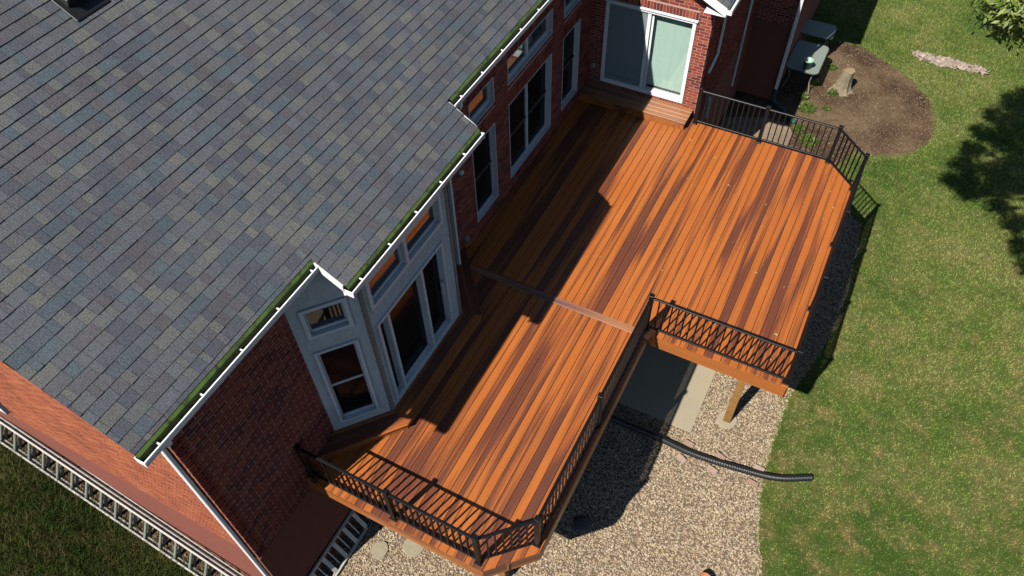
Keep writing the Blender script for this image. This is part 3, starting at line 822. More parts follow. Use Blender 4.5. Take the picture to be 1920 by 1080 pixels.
# wing roof corner
def wing_roof(xe, ze, y0, y1, xr, sl, nm):
    zr = ze + sl * (xe - xr); mb = MB()
    mb.hexa([(xr, y0, zr - .08), (xe, y0, ze - .08), (xe, y1, ze - .08), (xr, y1, zr - .08), (xr, y0, zr), (xe, y0, ze), (xe, y1, ze), (xr, y1, zr)])
    xl = xr - (xe - xr)
    mb.hexa([(xl, y0, ze - .08), (xr, y0, zr - .08), (xr, y1, zr - .08), (xl, y1, ze - .08), (xl, y0, ze), (xr, y0, zr), (xr, y1, zr), (xl, y1, ze)])
    ro = mk(nm, mb, M['under'], H)
    s_ = MB(); cs = math.sqrt(1 + sl * sl); k = 0
    while True:
        xb = xe + .01 - k * EXP / cs; xa = xb - EXP / cs
        if xa < xr: break
        y = y0
        while y < min(y1, y0 + 6):
            wd = rng.choice([.13, .17, .20, .24])
            za, zb = ze + sl * (xe - xa), ze + sl * (xe - xb)
            s_.hexa([(xa, y, za), (xb, y, zb), (xb, y + wd - .003, zb), (xa, y + wd - .003, za), (xa, y, za + .006), (xb, y, zb + .014), (xb, y + wd - .003, zb + .014), (xa, y + wd - .003, za + .006)], rng.uniform(.001, 1))
            y += wd
        k += 1
    mk('shingle', s_, M['shingle'], ro, stuff=True)
    rb = MB(); rb.hexa([(xr, y0 - .024, zr - .17), (xe + .01, y0 - .024, ze - .17), (xe + .01, y0, ze - .17), (xr, y0, zr - .17), (xr, y0 - .024, zr - .004), (xe + .01, y0 - .024, ze - .004), (xe + .01, y0, ze - .004), (xr, y0, zr - .004)])
    mk('rake_board', rb, M['white'], H)
    gm = MB()
    gm.box(xe + .012, xe + .016, y0 - .02, y1, ze - .11, ze - .015); gm.box(xe + .016, xe + .105, y0 - .02, y1, ze - .115, ze - .11)
    gm.box(xe + .105, xe + .112, y0 - .02, y1, ze - .115, ze - .01); gm.box(xe + .016, xe + .105, y0 - .025, y0 - .02, ze - .115, ze - .015)
    mk('gutter', gm, M['white'], H)
    mk('soffit', MB().box(xe - .42, xe + .01, y0, y1, ze - .19, ze - .172), M['white'], H)
wing_roof(-2.60, 2.90, 13.32, 19.0, -4.2, .5, 'wing_roof')
wing_roof(-1.62, 2.55, 18.30, 27.5, -4.2, .5, 'wing_roof')
# gable infill of the wing above the brick
gb = MB(); gb.hexa([(-5.6, 13.72, 2.6), (WX - .01, 13.72, 2.6), (WX - .01, 13.8, 2.6), (-5.6, 13.8, 2.6), (-4.3, 13.72, 3.68), (-4.1, 13.72, 3.68), (-4.1, 13.8, 3.68), (-4.3, 13.8, 3.68)])
mk('gable_core', gb, M['mortar'], H)

# --- downspouts and wall fittings
def spout(pts, wd=.075, dp=.055, mat='white', nm='downspout'):
    mb = MB()
    for i in range(len(pts) - 1): mb.bar(pts[i], pts[i + 1], wd, dp)
    return mk(nm, mb, M[mat], H, bevel=.008)
gp = lambda a, d, z: (X1 + gt[0] * a + gn[0] * d, GY + gt[1] * a + gn[1] * d, z)
spout([(-4.86, 1.50, 4.02), (-4.86, 1.50, 3.93), gp(.10, .045, 3.55), gp(.10, .045, GZ + .02)])
spout([(-4.47, 7.12, 3.76), (-4.47, 7.12, 3.70), (-5.33, 7.56, 3.1), (-5.33, 7.56, .10)])
spout([(-4.90, 7.42, 4.05), (-4.90, 7.42, 3.95), (-5.02, 7.42, 3.88)], .085, .085)
spout([(WX + .04, 14.64, 2.6), (WX + .04, 14.64, 1.05), (WX + .04, 14.1, .9)], .05, .05)
spout([(WX + .04, 17.4, 2.6), (WX + .04, 17.4, -1.6)], .05, .05)
spout([(WX + .04, 14.8, -.2), (WX + .04, 14.8, -.8)], .06, .05)
spout([(-1.86, 18.62, 2.4), (-1.86, 18.62, GZ + .42)], .085, .085)
spout([(-1.55, 24.6, 2.4), (-1.84, 24.6, 2.2), (-1.84, 24.6, GZ + .1)], .08, .08)
ds = MB(); ds.tube([(-1.86, 18.62, GZ + .46), (-1.86, 18.62, GZ + .14), (-1.80, 18.53, GZ + .08)], .06, 10)
dp_ = mk('drain_adapter', ds, M['tealpipe'], H)
for y_, z_ in ((8.10, 1.93),):
    mb = MB(); mb.lathe([(0, 0), (.05, .0), (.05, .03), (.035, .05), (.0, .055)], 0, 0, 0, 12)
    lo = mk('wall_light', mb, M['vinyl'], H); lo.matrix_basis = Matrix.Translation((X3, y_, z_)) @ Matrix.Rotation(math.pi / 2, 4, 'Y')
mb = MB(); mb.lathe([(0, 0), (.07, .0), (.07, .05), (.05, .09), (.0, .10)], 0, 0, 0, 14)
lo = mk('outlet_cover', mb, M['trim_tan'], H); lo.matrix_basis = Matrix.Translation((-5.34, 13.69, .62)) @ Matrix.Rotation(math.pi / 2, 4, 'X')
mb = MB(); mb.lathe([(0, 0), (.06, .0), (.06, .05), (.045, .08), (.0, .09)], 0, 0, 0, 14)
lo = mk('outlet_cover', mb, M['trim_tan'], H); lo.matrix_basis = Matrix.Translation((X3, 8.02, .35)) @ Matrix.Rotation(math.pi / 2, 4, 'Y')
# gable window head just inside the left edge and a black block painted as weep hole shade
gw = MB()
hx = 5.0
for i in range(9): gw.obox((X1, GY), gt, gn, hx + i * .105, hx + i * .105 + .095, .98, 1.17, 0, .03, .2 + .1 * (i % 3))
gh = mk('window_head', gw, M['brick'], H)
mk('weep_shade_block', MB().obox((X1, GY), gt, gn, hx - .13, hx - .02, .99, 1.09, 0, .012), M['hole_shade'], H)
window((X1, GY), gt, gn, hx + .25, hx + 1.2, -.2, .97, fw_=.05, proud=.06, deep=.02)

# ------------------------------------------------------------------ deck
D = thing('deck', (-2.4, 8.2, GZ), 'raised orange brown composite deck with black railing wrapping the house', 'deck')
PITCH, GAP, TK = .1447, .0034, .026
SEAM0 = -3.272
XR_L, XR_U, YF, YB = -1.655, .765, 2.875, 13.57
def board(name, xl, xr, yl0, yr0, yl1, yr1, z=0.0, mat='deck', th=TK):
    """deck board along y, ends may be cut at an angle; local origin at its middle"""
    cx, cy = (xl + xr) / 2, (yl0 + yr0 + yl1 + yr1) / 4
    e = .0045; mb = MB()
    ring = lambda i, z_: [(xl - cx + i, yl0 - cy + i, z_), (xr - cx - i, yr0 - cy + i, z_), (xr - cx - i, yr1 - cy - i, z_), (xl - cx + i, yl1 - cy - i, z_)]
    a, b, c_ = ring(0, -th), ring(0, -.010), ring(e, 0.0)
    mb.v = a + b + c_
    for f in ((3, 2, 1, 0), (8, 9, 10, 11)): mb.face(f)
    for k in (0, 4):
        for i in range(4): j = (i + 1) % 4; mb.face((k + i, k + j, k + 4 + j, k + 4 + i))
    o = mk(name, mb, M[mat], D); o.matrix_basis = Matrix.Translation((cx, cy, z + rng.uniform(-.0008, .0008)))
    return o
def cut_front(x):                 # front chamfer of the lower deck
    return YF + max(0.0, (x + 2.25) * 1.03)
def cut_back(x):                  # back chamfer of the upper deck
    return YB - max(0.0, (x - .15) * 1.0)
k0 = int(math.floor((-5.45 - SEAM0) / PITCH))
k = k0
while True:
    xl, xr = SEAM0 + k * PITCH + GAP / 2, SEAM0 + (k + 1) * PITCH - GAP / 2
    k += 1
    if xl > XR_U - .02: break
    xr = min(xr, XR_U)
    # lower deck
    if xr > X1 + .02 and xl < XR_L - .01:
        l, r_ = max(xl, X1 + .01), min(xr, XR_L)
        board('deck_board', l, r_, cut_front(l), cut_front(r_), 7.628, 7.628)
    # upper deck
    l = max(xl, X3 + .01)
    if xr - l < .02: continue
    if xr <= XR_L + .01: y0 = 7.782
    else: y0 = 7.75
    if xl < WX: board('deck_board', l, xr, y0, y0, 13.69, 13.69)
    else: board('deck_board', l, xr, y0, y0, cut_back(l), cut_back(xr))
def plank(name, a, b, wd, th, z, mat, parent=None, cut=None):
    """board from a to b (2-D), width measured to the left of a->b; z is its top; cut: extra length at both ends on the far edge"""
    a = Vector(a); b = Vector(b); L = (b - a).length; ang = math.atan2(b.y - a.y, b.x - a.x) - math.pi / 2
    c0, c1 = cut or (0, 0)
    mb = MB(); e = .003
    def ring(i, zz): return [(0 - i, -L / 2 + i, zz), (0 - i, L / 2 - i, zz), (-wd + i, L / 2 + c1 - i, zz), (-wd + i, -L / 2 - c0 + i, zz)]
    mb.v = ring(0, -th) + ring(0, -e) + ring(e, 0)
    for f in ((3, 2, 1, 0), (8, 9, 10, 11)): mb.face(f)
    for kk in (0, 4):
        for i in range(4): j = (i + 1) % 4; mb.face((kk + i, kk + j, kk + 4 + j, kk + 4 + i))
    o = mk(name, mb, M[mat], parent or D)
    o.matrix_basis = Matrix.Translation(((a.x + b.x) / 2, (a.y + b.y) / 2, z)) @ Matrix.Rotation(ang, 4, 'Z')
    return o
plank('divider_board', (-5.2, 7.632), (-1.60, 7.632), .145, .026, .002, 'step')
# fascia
def fascia(a, b, h=.285, th=.02, z=-.030):
    a = Vector(a); b = Vector(b)
    mb = MB(); L = (b - a).length; ang = math.atan2(b.y - a.y, b.x - a.x) - math.pi / 2
    mb.box(-th, 0, -L / 2, L / 2, -h, 0)
    o = mk('fascia_board', mb, M['fascia'], D); o.matrix_basis = Matrix.Translation(((a.x + b.x) / 2, (a.y + b.y) / 2, z)) @ Matrix.Rotation(ang, 4, 'Z')
    return o
# ordered so that the outside lies on the right of a->b
fascia((X1 + .02, YF + .004), (-2.25, YF + .004), z=-.0275); fascia((-2.25, YF + .004), (XR_L + .004, 3.49), z=-.0275)
fascia((XR_L + .004, 3.49), (XR_L + .004, 7.73), z=-.0275); fascia((-1.63, 7.752), (XR_U, 7.752), z=-.0275)
fascia((XR_U + .004, 7.752), (XR_U + .004, 12.95), z=-.0275); fascia((XR_U + .002, 12.955), (.155, YB), z=-.0275); fascia((.15, YB), (WX, YB), z=-.0275)
# framing
y = 3.15
while y < 13.5:
    xa, xb = (X1 + .02, XR_L - .03) if y < 7.7 else (X3 + .02, XR_U - .03 if y < 12.9 else .1)
    if y < 3.45: xb = -2.15 + (y - 2.95) * .9
    mk('joist', MB().box(xa, xb, y - .019, y + .019, -.26, -.030), M['joist'], D); y += .405
mk('beam', MB().box(-5.0, XR_L - .15, 3.62, 3.70, -.45, -.262), M['joist'], D)
mk('beam', MB().box(-5.0, XR_U - .1, 8.32, 8.42, -.45, -.262), M['joist'], D)
mk('beam', MB().box(-5.0, XR_U - .1, 12.6, 12.7, -.45, -.262), M['joist'], D)
for x, y in ((.07, 8.37), (-2.42, 3.66), (.07, 12.65)):
    mb = MB(); mb.box(x - .072, x + .072, y - .072, y + .072, GZ + .05, -.452)
    pst = mk('support_post', mb, M['post'], D, bevel=.006)
    mk('footing', MB().lathe([(.0, .045), (.19, .045), (.20, .02), (.20, -.1)], x, y, GZ, 24), M['concrete'], pst)
# --- steps around the bay door and at the wing door
def off_line(p_, q_, d):
    t_ = (q_ - p_).normalized(); n_ = Vector((t_[1], -t_[0])); return p_ + n_ * d, q_ + n_ * d
def isect(p1, p2, p3, p4):
    d1, d2 = p2 - p1, p4 - p3; den = d1.x * d2.y - d1.y * d2.x
    s_ = ((p3.x - p1.x) * d2.y - (p3.y - p1.y) * d2.x) / den; return p1 + d1 * s_
def bay_ring(d):
    s1, s2, s3 = off_line(A_, B_, d), off_line(B_, C_, d), off_line(C_, D_, d)
    wl = (Vector((X1, 0)), Vector((X1, 10))); wl3 = (Vector((X3, 0)), Vector((X3, 10)))
    return [isect(*s1, *wl), isect(*s1, *s2), isect(*s2, *s3), isect(*s3, *wl3)]
SZ = .165
bs = mk('bay_step', MB().prism([tuple(q_) for q_ in bay_ring(.335)] + [(X3 + .02, 7.4), (-4.9, 6.6), (-4.9, 4.4), (X1 + .02, 3.7)], .002, SZ - .06), M['fascia'], D)
rings = [.0, .075, .2205, .366]
for i in range(3):
    ra, rb = bay_ring(rings[i] + (.003 if i else .014)), bay_ring(rings[i + 1] - .0025)
    for s_ in range(3):
        quad = [ra[s_], rb[s_], rb[s_ + 1], ra[s_ + 1]]
        cxy = sum(quad, Vector((0, 0))) / 4; tt = (rb[s_ + 1] - rb[s_]).normalized(); ang = math.atan2(tt.y, tt.x) - math.pi / 2
        Ri = Matrix.Rotation(-ang, 2)
        loc = [Ri @ (q_ - cxy) for q_ in quad]
        mb = MB().prism([tuple(q_) for q_ in loc], -.026, 0)
        o = mk('step_board', mb, M['deck'], bs, bevel=.003); o.matrix_basis = Matrix.Translation((cxy.x, cxy.y, SZ)) @ Matrix.Rotation(ang, 4, 'Z')
ws = mk('door_step', MB().box(X3 + .02, -2.955, 13.175, 13.68, .002, .13), M['fascia'], D)
for i in range(4):
    y0 = 13.14 + i * .1365
    mk('step_riser', MB().box(X3 + .03, -2.95, 13.150, 13.170, .003, .172), M['fascia'], ws) if i == 0 else None
    plank('step_board', (X3 + .02, y0), (-2.93, y0), .134, .026, .20, 'step', ws)

# --- railings
RH = .94
def railing(pts, posts):
    """one straight run of posts, rails and balusters"""
    a = Vector(pts[0]); b = Vector(pts[-1])
    run = bpy.data.objects.new('railing', None); run.location = (a.x, a.y, 0); link(run, D); run.location = (a.x, a.y, 0)
    run.matrix_parent_inverse = wmat(D).inverted()
    for i, q_ in enumerate(pts):
        if not posts[i]: continue
        x, y = q_
        mb = MB(); h = .036
        mb.box(x - h, x + h, y - h, y + h, .0, RH - .03)
        po = mk('post', mb, M['black'], run, bevel=.004)
        c_ = MB(); c_.hexa([(x - .045, y - .045, RH - .03), (x + .045, y - .045, RH - .03), (x + .045, y + .045, RH - .03), (x - .045, y + .045, RH - .03),
                            (x - .040, y - .040, RH), (x + .040, y - .040, RH), (x + .040, y + .040, RH), (x - .040, y + .040, RH)])
        mk('cap', c_, M['black'], po, bevel=.004)
        s_ = MB(); s_.box(x - .055, x + .055, y - .055, y + .055, .001, .03); mk('base_skirt', s_, M['black'], po, bevel=.005)
    for i in range(len(pts) - 1):
        p_, q_ = Vector(pts[i]), Vector(pts[i + 1]); d = (q_ - p_).normalized(); L = (q_ - p_).length
        p1, q1 = p_ + d * .036, q_ - d * .036
        mk('top_rail', MB().bar((p1.x, p1.y, RH - .075), (q1.x, q1.y, RH - .075), .046, .034), M['black'], run, bevel=.008)
        mk('bottom_rail', MB().bar((p1.x, p1.y, .085), (q1.x, q1.y, .085), .036, .034), M['black'], run, bevel=.005)
        nb_ = max(1, int(round((L - .07) / .112))); st_ = (L - .072) / nb_
        bm_ = MB(); bm_.box(-.012, .012, -.012, .012, .10, RH - .09)
        key = 'baluster'
        if key not in brick_me:
            me = bm_.mesh('baluster'); me.materials.append(M['black']); brick_me[key] = me
        ang = math.atan2(d.y, d.x)
        for j in range(1, nb_):
            c2 = p1 + d * (st_ * j)
            inst('baluster', brick_me[key], Matrix.Translation((c2.x, c2.y, 0)) @ Matrix.Rotation(ang, 4, 'Z'), run)
    return run
railing([(-5.285, 2.975), (-3.78, 2.975), (-2.36, 2.975)], (1, 1, 1))
railing([(-2.36, 2.975), (-1.742, 3.58)], (0, 1))
railing([(-1.742, 3.58), (-1.742, 5.71), (-1.742, 7.83)], (0, 1, 1))
railing([(-1.742, 7.83), (.70, 7.83)], (0, 1))
railing([(.70, 7.83), (.70, 9.50), (.70, 11.20), (.70, 12.87)], (0, 1, 1, 1))
railing([(.70, 12.87), (.075, 13.49)], (0, 1))
railing([(.075, 13.49), (-1.379, 13.49), (-2.80, 13.49)], (0, 1, 1))

# ------------------------------------------------------------------ things in the yard
def smooth_line(pts, n):
    pts = [Vector(q_) for q_ in pts]; out_ = []
    P = [pts[0] * 2 - pts[1]] + pts + [pts[-1] * 2 - pts[-2]]
    for i in range(1, len(P) - 2):
        for k in range(n):
            u = k / n
            out_.append(.5 * ((2 * P[i]) + (P[i + 1] - P[i - 1]) * u + (2 * P[i - 1] - 5 * P[i] + 4 * P[i + 1] - P[i + 2]) * u * u + (3 * P[i] - P[i - 1] - 3 * P[i + 1] + P[i + 2]) * u ** 3))
    out_.append(pts[-1]); return out_
zz = GZ + .115
ln = smooth_line([(-3.2, 7.42, zz - .03), (-1.93, 7.36, zz - .03), (-1.09, 7.35, zz), (-.26, 7.31, zz + .02), (.74, 7.43, zz + .02), (1.3, 7.58, zz - .02), (1.84, 7.87, zz - .03)], 44)
rad = [.062 + (.002 if i % 2 else -.002) for i in range(len(ln))]
pm = MB(); pm.tube(ln, rad, 14, caps=False)
pipe = mk('drain_pipe', pm, M['blackplastic'])
tag(pipe, 'black corrugated drain pipe snaking over the gravel onto the lawn', 'pipe')
pm = MB(); pm.lathe([(.0, 0), (.052, 0)], 0, 0, 0, 14)  # black disc painted as the darkness inside the pipe
dcap = mk('pipe_mouth_shade', pm, M['hole_shade'], pipe); d_ = (ln[-1] - ln[-4]).normalized(); dcap.matrix_basis = Matrix.Translation(ln[-1] - d_ * .03) @ d_.to_track_quat('Z', 'Y').to_matrix().to_4x4()
for (x, y, a, lb) in ((-.42, 7.52, -.15, 'clay brick on the yard side of the black pipe nearest the concrete patio'),
                      (-.44, 7.16, -.45, 'clay brick on the near side of the black pipe below the patio corner'),
                      (.20, 7.53, -.3, 'middle clay brick tucked against the far side of the black pipe'),
                      (.15, 7.20, -.25, 'middle clay brick lying against the near side of the black pipe'),
                      (.92, 7.62, -.1, 'pale brick beside the far side of the pipe near the lawn edge'),
                      (.90, 7.28, -.08, 'pale brick beside the near side of the pipe near the lawn edge')):
    mb = MB(); mb.box(-.10, .10, -.048, .048, 0, .065)
    o = mk('loose_brick', mb, M['paver'], bevel=.004); o.matrix_basis = Matrix.Translation((x, y, GZ + .02)) @ Matrix.Rotation(a, 4, 'Z')
    tag(o, lb, 'brick', 'bricks holding the drain pipe')
# stepping stones
for i, (x, y, sx_, sy_, lb) in enumerate(((-4.62, 3.08, .165, .17, 'small rounded stepping stone in the gravel beside the step ladder'),
                                          (-4.10, 3.42, .20, .22, 'larger stepping stone in the gravel partly under the deck edge'))):
    n_ = 14; poly = [(x + sx_ * math.cos(2 * math.pi * k / n_) * rng.uniform(.86, 1.1), y + sy_ * math.sin(2 * math.pi * k / n_) * rng.uniform(.86, 1.1)) for k in range(n_)]
    o = mk('stepping_stone', MB().prism(poly, GZ, GZ + .045), M['stone'], bevel=.008); tag(o, lb, 'paving stone', 'stepping stones')
mb = MB(); mb.smooth = True; mb.lathe([(.165, 0), (.165, .05), (.15, .075), (.10, .095), (.04, .105), (.0, .106)], -1.60, 5.13, GZ, 28)
tag(mk('drain_dome', mb, M['cap']), 'round grey domed drain cap in the gravel beside the deck shadow', 'drain cap')
mb = MB(); mb.smooth = True; mb.lathe([(.075, 0), (.105, .19), (.118, .19), (.118, .225), (.10, .225), (.095, .18), (.09, .17), (.0, .17)], .67, 5.13, GZ + .01, 24)
tag(mk('clay_pot', mb, M['clay']), 'terracotta clay pot standing on the gravel at the bottom of the picture', 'pot')

# ladders
def rail_bar(mb, a, b, wd, ht, up): mb.bar(a, b, wd, ht, up=up)
L1 = thing('extension_ladder', (-9.5, 1.3, GZ + .84), 'long aluminium extension ladder leaning on its edge along the gable wall', 'ladder')
ldir = Vector((-1, .022, .24))                       # follows the bank, per metre along x
def lp(a, y, z): return Vector((-7.0, y, z)) + ldir * a
SB, ST = (1.235, GZ + .24 + .05), (1.465, GZ + .24 + .40)      # foot rail and upper rail (y, z) at x = -7
tilt = Vector((0, ST[0] - SB[0], ST[1] - SB[1])).normalized(); nrm = Vector((0, -tilt.z, tilt.y))
for sec, (offn, a0, a1) in enumerate(((0.0, -1.5, 7.0), (-.085, -1.2, 4.35))):
    o_ = nrm * offn
    for nm, (y, z) in (('rail', SB), ('rail', ST)):
        mb = MB()
        p_, q_ = lp(a0, y, z) + o_, lp(a1, y, z) + o_
        mb.bar(p_, q_, .072, .012, up=tilt)                       # web
        for s_ in (-1, 1): mb.bar(p_ + nrm * .036 * s_, q_ + nrm * .036 * s_, .008, .044, up=tilt)
        mk(nm, mb, M['alu'], L1)
    a = a0 + .18; i = 0
    while a < a1:
        p_, q_ = lp(a, *SB) + o_ - tilt * .02, lp(a, *ST) + o_ + tilt * .008
        mk('rung', MB().tube([p_, q_], .026, 10), M['rung'], L1)
        c2 = lp(a, *ST) + o_ + tilt * .008
        mk('rung_end', MB().tube([c2, c2 + tilt * .008], .014, 8), M['black'], L1)
        a += .315
L2 = thing('step_ladder', (-5.2, 2.6, GZ), 'aluminium step ladder lying on its side against the foundation wall', 'ladder')
for (x0, z0_, x1b, z1b, nm) in ((-5.02, .05, -5.02, .05, 'rail'), (-5.28, .42, -5.28, .42, 'rail')):
    mk(nm, MB().bar((x0, 1.3, GZ + z0_), (x1b - .03, 3.75, GZ + z1b), .03, .075), M['alu'], L2)
mk('back_rail', MB().bar((-5.10, 1.35, GZ + .03), (-5.05, 3.72, GZ + .06), .02, .035), M['alu'], L2)
mk('back_rail', MB().bar((-5.32, 1.35, GZ + .36), (-5.30, 3.72, GZ + .40), .02, .035), M['alu'], L2)
y = 1.5; i = 0
while y < 3.7:
    mk('step', MB().bar((-5.03, y, GZ + .06), (-5.28, y + .01, GZ + .42), .075, .012, up=(0, 0, 1)), M['alu'], L2)
    mk('brace', MB().bar((-5.09, y + .15, GZ + .05), (-5.31, y + .16, GZ + .39), .022, .018), M['alu'], L2)
    y += .30
mk('sticker', MB().bar((-5.02, 3.30, GZ + .092), (-5.03, 3.55, GZ + .092), .028, .004), M['blue'], L2)

# stump
mb = MB(); seg = 22; rings_ = [(.30, 0), (.235, .06), (.19, .18), (.165, .35), (.155, .52), (.15, .66)]
bx, by = -.27, 20.0; n0 = 0
lob = [rng.uniform(.85, 1.2) for _ in range(seg)]
for (r_, z_) in rings_:
    for k in range(seg):
        a = 2 * math.pi * k / seg; ff = 1 + (lob[k] - 1) * (1.2 - z_)
        mb.v.append((bx + .03 * z_ + r_ * ff * math.cos(a), by + r_ * ff * math.sin(a), GZ + z_ + (.02 * math.sin(a * 2) if z_ > .6 else 0)))
for i in range(len(rings_) - 1):
    for k in range(seg): mb.face((i * seg + k, i * seg + (k + 1) % seg, (i + 1) * seg + (k + 1) % seg, (i + 1) * seg + k))
stump = mk('tree_stump', mb, M['scrag']); tag(stump, 'weathered grey brown tree stump standing in the mulch bed', 'stump')
cp = MB(); e0 = (len(rings_) - 1) * seg; cp.v = [mb.v[e0 + k] for k in range(seg)]; cp.face(range(seg)); mk('cut_face', cp, M['cutwood'], stump)

# patio tables
def rrect(cx, cy, wx, wy, r_, n=6):
    out_ = []
    for (sx_, sy_, a0) in ((1, 1, 0), (-1, 1, 90), (-1, -1, 180), (1, -1, 270)):
        for k in range(n + 1):
            a = math.radians(a0 + 90 * k / n); out_.append((cx + sx_ * (wx / 2 - r_) + r_ * math.cos(a), cy + sy_ * (wy / 2 - r_) + r_ * math.sin(a)))
    return out_
def table(cx, cy, wx, wy, lb, leg='white'):
    T = thing('patio_table', (cx, cy, GZ), lb, 'table', 'glass topped patio tables')
    zt = GZ + .72
    mk('table_top', MB().prism(rrect(cx, cy, wx, wy, .16), zt - .012, zt), M['tableglass'], T)
    rim = MB(); p_ = rrect(cx, cy, wx, wy, .16); rim.tube([(x, y, zt - .008) for x, y in p_ + [p_[0]]], .013, 6, caps=False)
    mk('rim', rim, M['cap'], T)
    for sx_ in (-1, 1):
        for sy_ in (-1, 1):
            mk('leg', MB().tube([(cx + sx_ * (wx / 2 - .12), cy + sy_ * (wy / 2 - .10), zt - .02), (cx + sx_ * (wx / 2 - .16), cy + sy_ * (wy / 2 - .16), GZ + .35), (cx + sx_ * (wx / 2 - .07), cy + sy_ * (wy / 2 - .05), GZ + .01)], .016, 8), M['scrag'], T)
    return T
table(-1.42, 20.05, .90, 1.50, 'patio table with a mint green bucket on it beside the house')
table(-1.48, 21.55, .95, .82, 'empty shaded patio table behind the one that carries the bucket')
mb = MB(); mb.smooth = True; mb.lathe([(.0, .004), (.095, .004), (.125, .24), (.137, .24), (.137, .262), (.118, .262), (.092, .02), (.0, .02)], -1.32, 19.52, GZ + .722, 24)
bk = mk('bucket', mb, M['mint']); tag(bk, 'mint green plastic bucket standing on the patio table', 'bucket')
# teal downspout extension on the ground
mb = MB(); l2 = smooth_line([(-1.80, 18.50, GZ + .10), (-1.58, 18.35, GZ + .09), (-1.3, 18.12, GZ + .07), (-1.05, 17.92, GZ + .06)], 6)
mb.tube(l2, [.05 + (.008 if i % 2 else 0) for i in range(len(l2))], 10); o = mk('drain_hose', mb, M['tealpipe']); tag(o, 'short teal drain hose leading from the downspout across the dark corner', 'hose')

# rocks in the lawn strip
flat('stone_bed', STRIP, GZ + .008, M['gravelbed'])
qs = scatter(STRIP, 520)
g = mk('strip_rocks', stones(qs, .03, .085, GZ + .02, 'strip_rocks'), M['rock'], stuff=True); tag(g, 'pinkish tan rocks filling the narrow strip set into the lawn', 'rocks')

# ---------- foliage
def leaves(cent, nrm_, size, asp, droop=0.0):
    """two-triangle leaves folded on the midrib"""
    n = len(cent)
    d = rng.normal(0, 1, (n, 3)); d[:, 2] = d[:, 2] * .45 - droop; d /= np.linalg.norm(d, axis=1)[:, None]
    up = nrm_ + rng.normal(0, .45, (n, 3)); sd = np.cross(d, up); sd /= np.linalg.norm(sd, axis=1)[:, None] + 1e-9
    L = size * rng.uniform(.7, 1.3, (n, 1)); w_ = L * asp
    nn = np.cross(sd, d)
    p0 = cent; p1 = cent + d * L * .5 + sd * w_ - nn * w_ * .15; p2 = cent + d * L - nn * L * .08; p3 = cent + d * L * .5 - sd * w_ - nn * w_ * .15
    V = np.stack([p0, p1, p2, p3], 1).reshape(-1, 3)
    b = np.arange(n)[:, None] * 4
    F = np.concatenate([b + np.array([[0, 1, 2]]), b + np.array([[0, 2, 3]])], 1).reshape(-1, 3)
    return V, F
def tree(name, base, trunk_top, lobes, nper, size, lb):
    T = thing(name, (base[0], base[1], GZ), lb, 'tree')
    bm_ = MB(); b = Vector((base[0], base[1], GZ)); tt = Vector(trunk_top)
    bm_.tube([b, b * .8 + tt * .2 + Vector((.05, 0, 0)), b * .4 + tt * .6, tt], [.22, .17, .13, .10], 12)
    mk('trunk', bm_, M['bark'], T)
    for (c_, r_) in lobes:
        c_ = Vector(c_); lm = MB(); md = tt * .5 + c_ * .5 + Vector((0, 0, -.2))
        lm.tube([tt - Vector((0, 0, rng.uniform(.0, .8))), md, c_], [.075, .045, .012], 7)
        for k in range(7):
            dd = Vector(rng.normal(0, 1, 3)).normalized() * r_ * .8; lm.tube([c_ * .75 + md * .25, c_ + dd], [.02, .005], 5)
        mk('limb', lm, M['bark'], T)
    cs = []; ns = []
    for (c_, r_) in lobes:
        m_ = int(nper * r_ ** 2)
        # leaf clusters on twigs so that gaps stay open
        tw = rng.normal(0, 1, (m_, 3)); tw /= np.linalg.norm(tw, axis=1)[:, None]
        rr_ = r_ * rng.uniform(.25, 1.0, (m_, 1)) ** .5 * rng.uniform(.8, 1.15, (m_, 1))
        tc = np.array(c_)[None] + tw * rr_ * np.array([[1, 1, .75]])
        for _ in range(9):
            cs.append(tc + rng.normal(0, .06, (m_, 3))); ns.append(tw + np.array([[0, 0, .9]]))
    V, F = leaves(np.concatenate(cs), np.concatenate(ns), size, .165, .75)
    mk('crown', npmesh('crown', V, F, np.repeat(rng.uniform(.001, 1, len(F) // 2), 2)), M['leaf'], T)
    return T
def lobe(sx_, sy_, h, r_): return ((sx_ - SHX * h, sy_ - SHY * h, GZ + h), r_)
tree('shade_tree', (7.6, 13.6), (6.6, 13.4, 3.6),
     [lobe(x_, y_, rng.uniform(7.9, 8.4), r_) for x_, y_, r_ in ((3.0, 17.5, .25), (3.15, 18.3, .3), (3.35, 19.0, .33), (3.5, 19.8, .33), (3.75, 20.7, .38), (4.1, 21.5, .4), (4.4, 22.1, .33), (4.2, 17.05, .3), (4.6, 16.6, .35), (4.75, 15.9, .3), (3.4, 17.25, .28), (5.0, 15.3, .3))] +
     [lobe(3.75, 17.85, 7.75, .72), lobe(4.5, 18.4, 7.7, .7), lobe(4.4, 19.9, 7.8, .85), lobe(4.9, 21.0, 8.3, .9), lobe(5.5, 17.1, 7.6, .5), lobe(5.6, 19.0, 7.6, 1.3),
      lobe(7.0, 18.0, 8.4, 1.7), lobe(7.0, 20.5, 8.8, 1.7), lobe(8.6, 19.3, 9.2, 2.0), lobe(9.4, 17.0, 8.0, 1.8), lobe(6.3, 15.7, 8.2, 1.1)], 900, .105,
     'leafy green tree whose branch tip hangs into the top right corner')
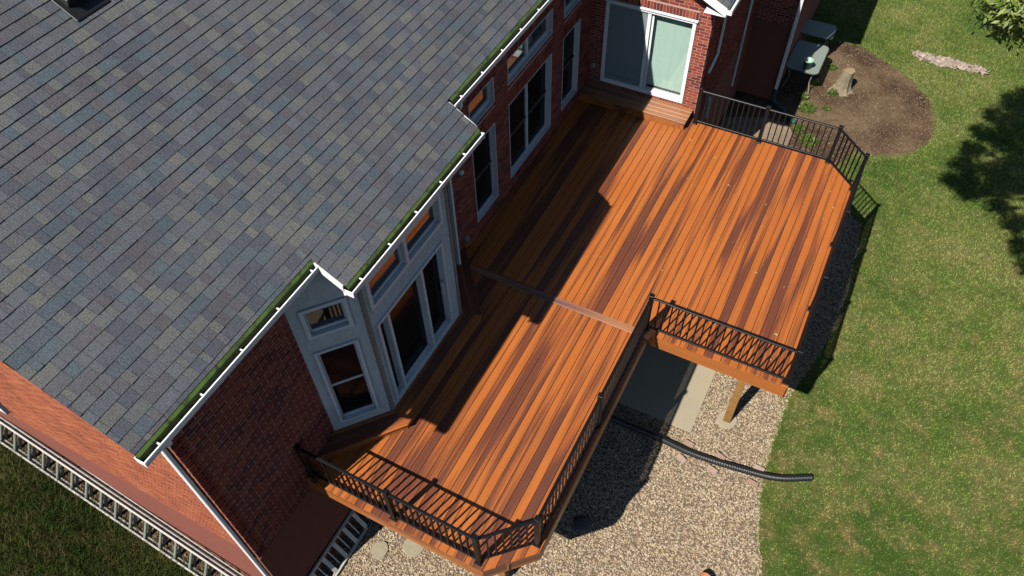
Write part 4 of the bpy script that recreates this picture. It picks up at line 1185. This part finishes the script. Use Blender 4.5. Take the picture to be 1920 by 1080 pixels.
def weed(x, y, r_, h, n, lb, grp='weeds at the mulch bed'):
    ra_ = r_ * .8 * np.sqrt(rng.uniform(0, 1, n)); th_ = rng.uniform(0, 6.283, n)
    c_ = np.stack([x + ra_ * np.cos(th_), y + ra_ * np.sin(th_), GZ + .01 + rng.uniform(0, h, n)], 1)
    V, F = leaves(c_, np.tile(np.array([[0, 0, 1.0]]), (n, 1)), .07, .22, -.2)
    o = mk('weed_patch', npmesh('weed', V, F, np.repeat(rng.uniform(.001, 1, n), 2)), M['weed']); tag(o, lb, 'weed', grp)
weed(-1.13, 19.15, .16, .12, 260, 'small bright weed clump in front of the leg of the bucket table')
weed(-.92, 18.72, .26, .08, 700, 'wide low weed patch between the railing and the stump')
weed(-.45, 18.95, .12, .06, 160, 'thin weed growing nearest to the bare middle of the bed')
weed(-.90, 17.75, .20, .08, 260, 'weed patch at the mouth of the teal hose')
weed(-.55, 17.40, .28, .07, 700, 'flat weed patch seen through the back railing beside the path')
weed(-.45, 19.72, .16, .10, 200, 'green weed tuft growing at the foot of the tree stump')
weed(-.75, 20.9, .16, .05, 190, 'sparse weed patch beyond the stump beside the empty table')
weed(-1.0, 20.0, .18, .05, 240, 'sparse weeds in the table shadow next to the stump')

# fallen leaves on the deck boards
lfm = []
for v in range(4):
    mb = MB(); L = .05; w_ = .014
    mb.v = [(0, -L / 2, 0), (w_, -.004, .006 + .004 * v), (0, L / 2, .004 * v), (-w_, 0, .009), (0, 0, .001)]
    for f in ((0, 1, 4), (1, 2, 4), (2, 3, 4), (3, 0, 4)): mb.face(f)
    me = mb.mesh('fallen_leaf'); me.materials.append(M['dryleaf']); lfm.append(me)
LF = [(-1.72, 12.25), (-1.55, 11.92), (-2.35, 11.75), (-.72, 11.7), (-.02, 12.45), (.33, 12.63), (-1.0, 10.45), (-.78, 10.4), (-.33, 10.15), (.38, 11.8), (.47, 12.2), (.22, 11.2), (-1.95, 9.2), (-1.7, 9.15),
      (-.9, 9.4), (.1, 8.4), (.3, 8.7), (-.4, 9.9), (.5, 10.6), (-2.7, 12.9), (-2.05, 12.6), (-2.3, 9.9), (-1.2, 8.4), (.35, 8.15), (-.05, 12.1), (.15, 9.8), (-1.3, 11.2), (-2.9, 10.6), (-3.1, 9.0)]
for i, (x, y) in enumerate(LF):
    o = inst('fallen_leaf', lfm[i % 4], Matrix.Translation((x, y, .003)) @ Matrix.Rotation(rng.uniform(0, 6.28), 4, 'Z') @ Matrix.Scale(rng.uniform(.9, 1.6), 4), None)
    tag(o, 'tiny dry yellow leaf fallen on the sunlit boards of the upper deck', 'leaf', 'dry leaves on the upper deck')
